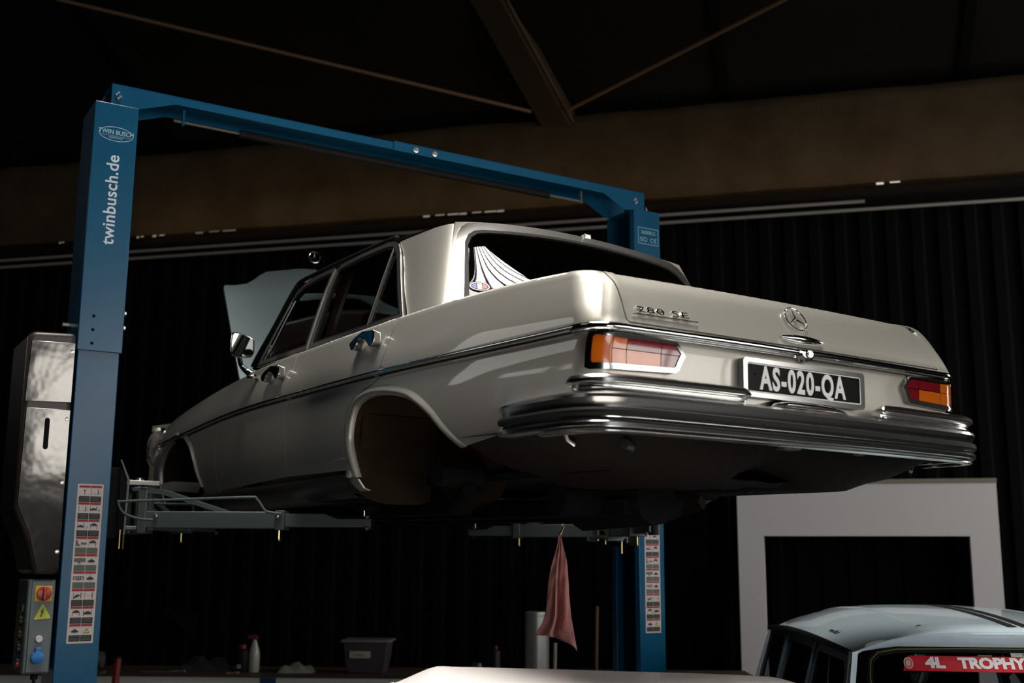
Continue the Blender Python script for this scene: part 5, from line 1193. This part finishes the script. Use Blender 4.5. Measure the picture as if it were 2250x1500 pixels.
# dark wall shelf with an ochre tape roll
sh = empty('wall_shelf', wall_pt(-4.3, .55, 1.18), wa); tag(sh, 'dark narrow shelf on the back wall above the bench', 'shelf')
MB().b2(-1.6, 1.6, -.12, .24, -.02, 0).build('shelf_board', M['wall'], sh); 
for x in (-1.5, 0, 1.5): MB().prism([(-.0, -.02), (.54, -.02), (.54, -.30)], 0, x-.01, x+.01).build('shelf_bracket', M['wall'], sh)
def onshelf(px, mk): return None
tb = empty('tape_roll', wall_pt(-4.05, .55, 1.18), wa); tag(tb, 'small yellowish tape roll lying on the wall shelf', 'tape')
MB().lathe([(.03, 0), (.055, 0), (.055, .022), (.03, .022)], k=20).build('tape', mat('tape_ochre', (.50, .36, .14), .6), tb)
rc = MB().lathe([(.016, 0), (.016, .05), (.010, .06)], k=12).build('red_canister', mat('dull_red', (.10, .008, .006), .6), None); rc.location = wall_pt(-3.87, .55, 1.181); tag(rc, 'tiny red canister beside the tape roll on the shelf', 'canister')
# things left of the bench: white framed box, red jack handle
wf = empty('bench_grinder', at_(243, 8.75)); tag(wf, 'grey bench grinder with a white guard beside the left post', 'grinder')
MB().lathe([(.055, -.07), (.06, -.05), (.06, .05), (.055, .07)], k=20, M=Matrix.Translation((.04, .0, .10)) @ Matrix.Rotation(math.pi/2, 4, 'Y')).b2(-.04, .12, -.06, .06, 0, .02).b2(.02, .06, -.03, .03, .02, .05).build('motor_body', mat('grinder_grey', (.07, .075, .07), .5), wf)
gd = MB(); 
gd.b2(-.09, -.005, -.07, -.05, .125, .14).b2(-.09, -.005, -.07, -.05, .03, .045).b2(-.02, -.005, -.07, -.05, .03, .14); gd.build('wheel_guard', M['benchfront'], wf)
MB().b2(.075, .095, -.075, -.065, .10, .19).build('eye_shield', M['benchfront'], wf)
jh = empty('trolley_jack', (-2.64, 7.9, 0)); tag(jh, 'red tube handled trolley jack standing before the bench', 'jack')
MB().tube([(0, 0, .15), (.035, .05, 1.085)], .024, 14).build('jack_handle', mat('jack_red', (.20, .012, .010), .4), jh)
MB().tube([(.035, .05, 1.085), (.036, .052, 1.10)], .020, 14).build('handle_cap', M['rubber'], jh)
MB().b2(-.12, .12, -.05, .60, .05, .14).build('jack_chassis', mat('jack_red_dark', (.12, .01, .01), .5), jh, bev=.01)
for x in (-.13, .13):
    for y in (0, .52): MB().lathe([(.05, -.02), (.05, .02)], k=16, M=Matrix.Translation((x, y, .05)) @ Matrix.Rotation(math.pi/2, 4, 'Y')).build('jack_wheel', M['rubber'], jh)
hk2 = MB().box((0, 0, 0), (.03, .01, .03)).tube([(0, -.005, .0), (0, -.03, -.01), (0, -.03, .015)], .004).build('wall_hook', mat('hook_red', (.16, .01, .01), .5), None); 
hk2.location = wall_pt(-4.42, .03, 1.06-.1); tag(hk2, 'small red hook on the dark back wall near the left post', 'hook')
# silver tube, sticks
M['galv'] = mat('galvanised_duct', (.42, .42, .40), .38, .75, bump=(30, .08, .002))
dp = empty('steel_duct', (.19, 8.42, 0)); tag(dp, 'upright round silver duct standing behind the pink rag', 'duct')
MB().lathe([(.085, 0), (.085, 1.385), (.080, 1.385), (.080, .02)], k=32).build('duct_tube', M['galv'], dp); MB().lathe([(.0865, 1.355), (.0875, 1.37), (.0865, 1.385)], k=32).build('duct_rim', M['galv'], dp)
def stick(x, y, h_, r_, m_, name, lab, lean=.02): o = MB().tube([(0, 0, 0), (lean, .02, h_)], r_, 10).build(name, m_, None); o.location = (x, y, 0); tag(o, lab, 'pole')
stick(.585, 8.40, 1.425, .012, mat('brown_wood', (.12, .06, .03), .7), 'wooden_pole', 'thin brown wooden pole standing upright between duct and right post', .03)
stick(.300, 8.42, 1.17, .012, mat('pale_wood', (.30, .30, .22), .6), 'broom_handle', 'short pale handle standing just right of the silver duct')
rcn = MB().lathe([(.035, 0), (.035, .16), (.02, .175)], k=16).build('aerosol_can', mat('dark_can', (.02, .012, .012), .4), None); rcn.location = at_(1095, 8.95); tag(rcn, 'dark aerosol can with a red cap on the bench end', 'can')
MB().lathe([(.015, .175), (.015, .20)], k=12).build('can_cap', mat('can_cap_red', (.14, .006, .012), .5), rcn)
jar = MB().lathe([(.04, 0), (.04, .07), (.035, .08)], k=16).build('tin', mat('dim_tin', (.06, .055, .055), .4, .5), None); jar.location = at_(1056, 8.9); tag(jar, 'small dim tin can on the bench end left of the duct', 'tin')
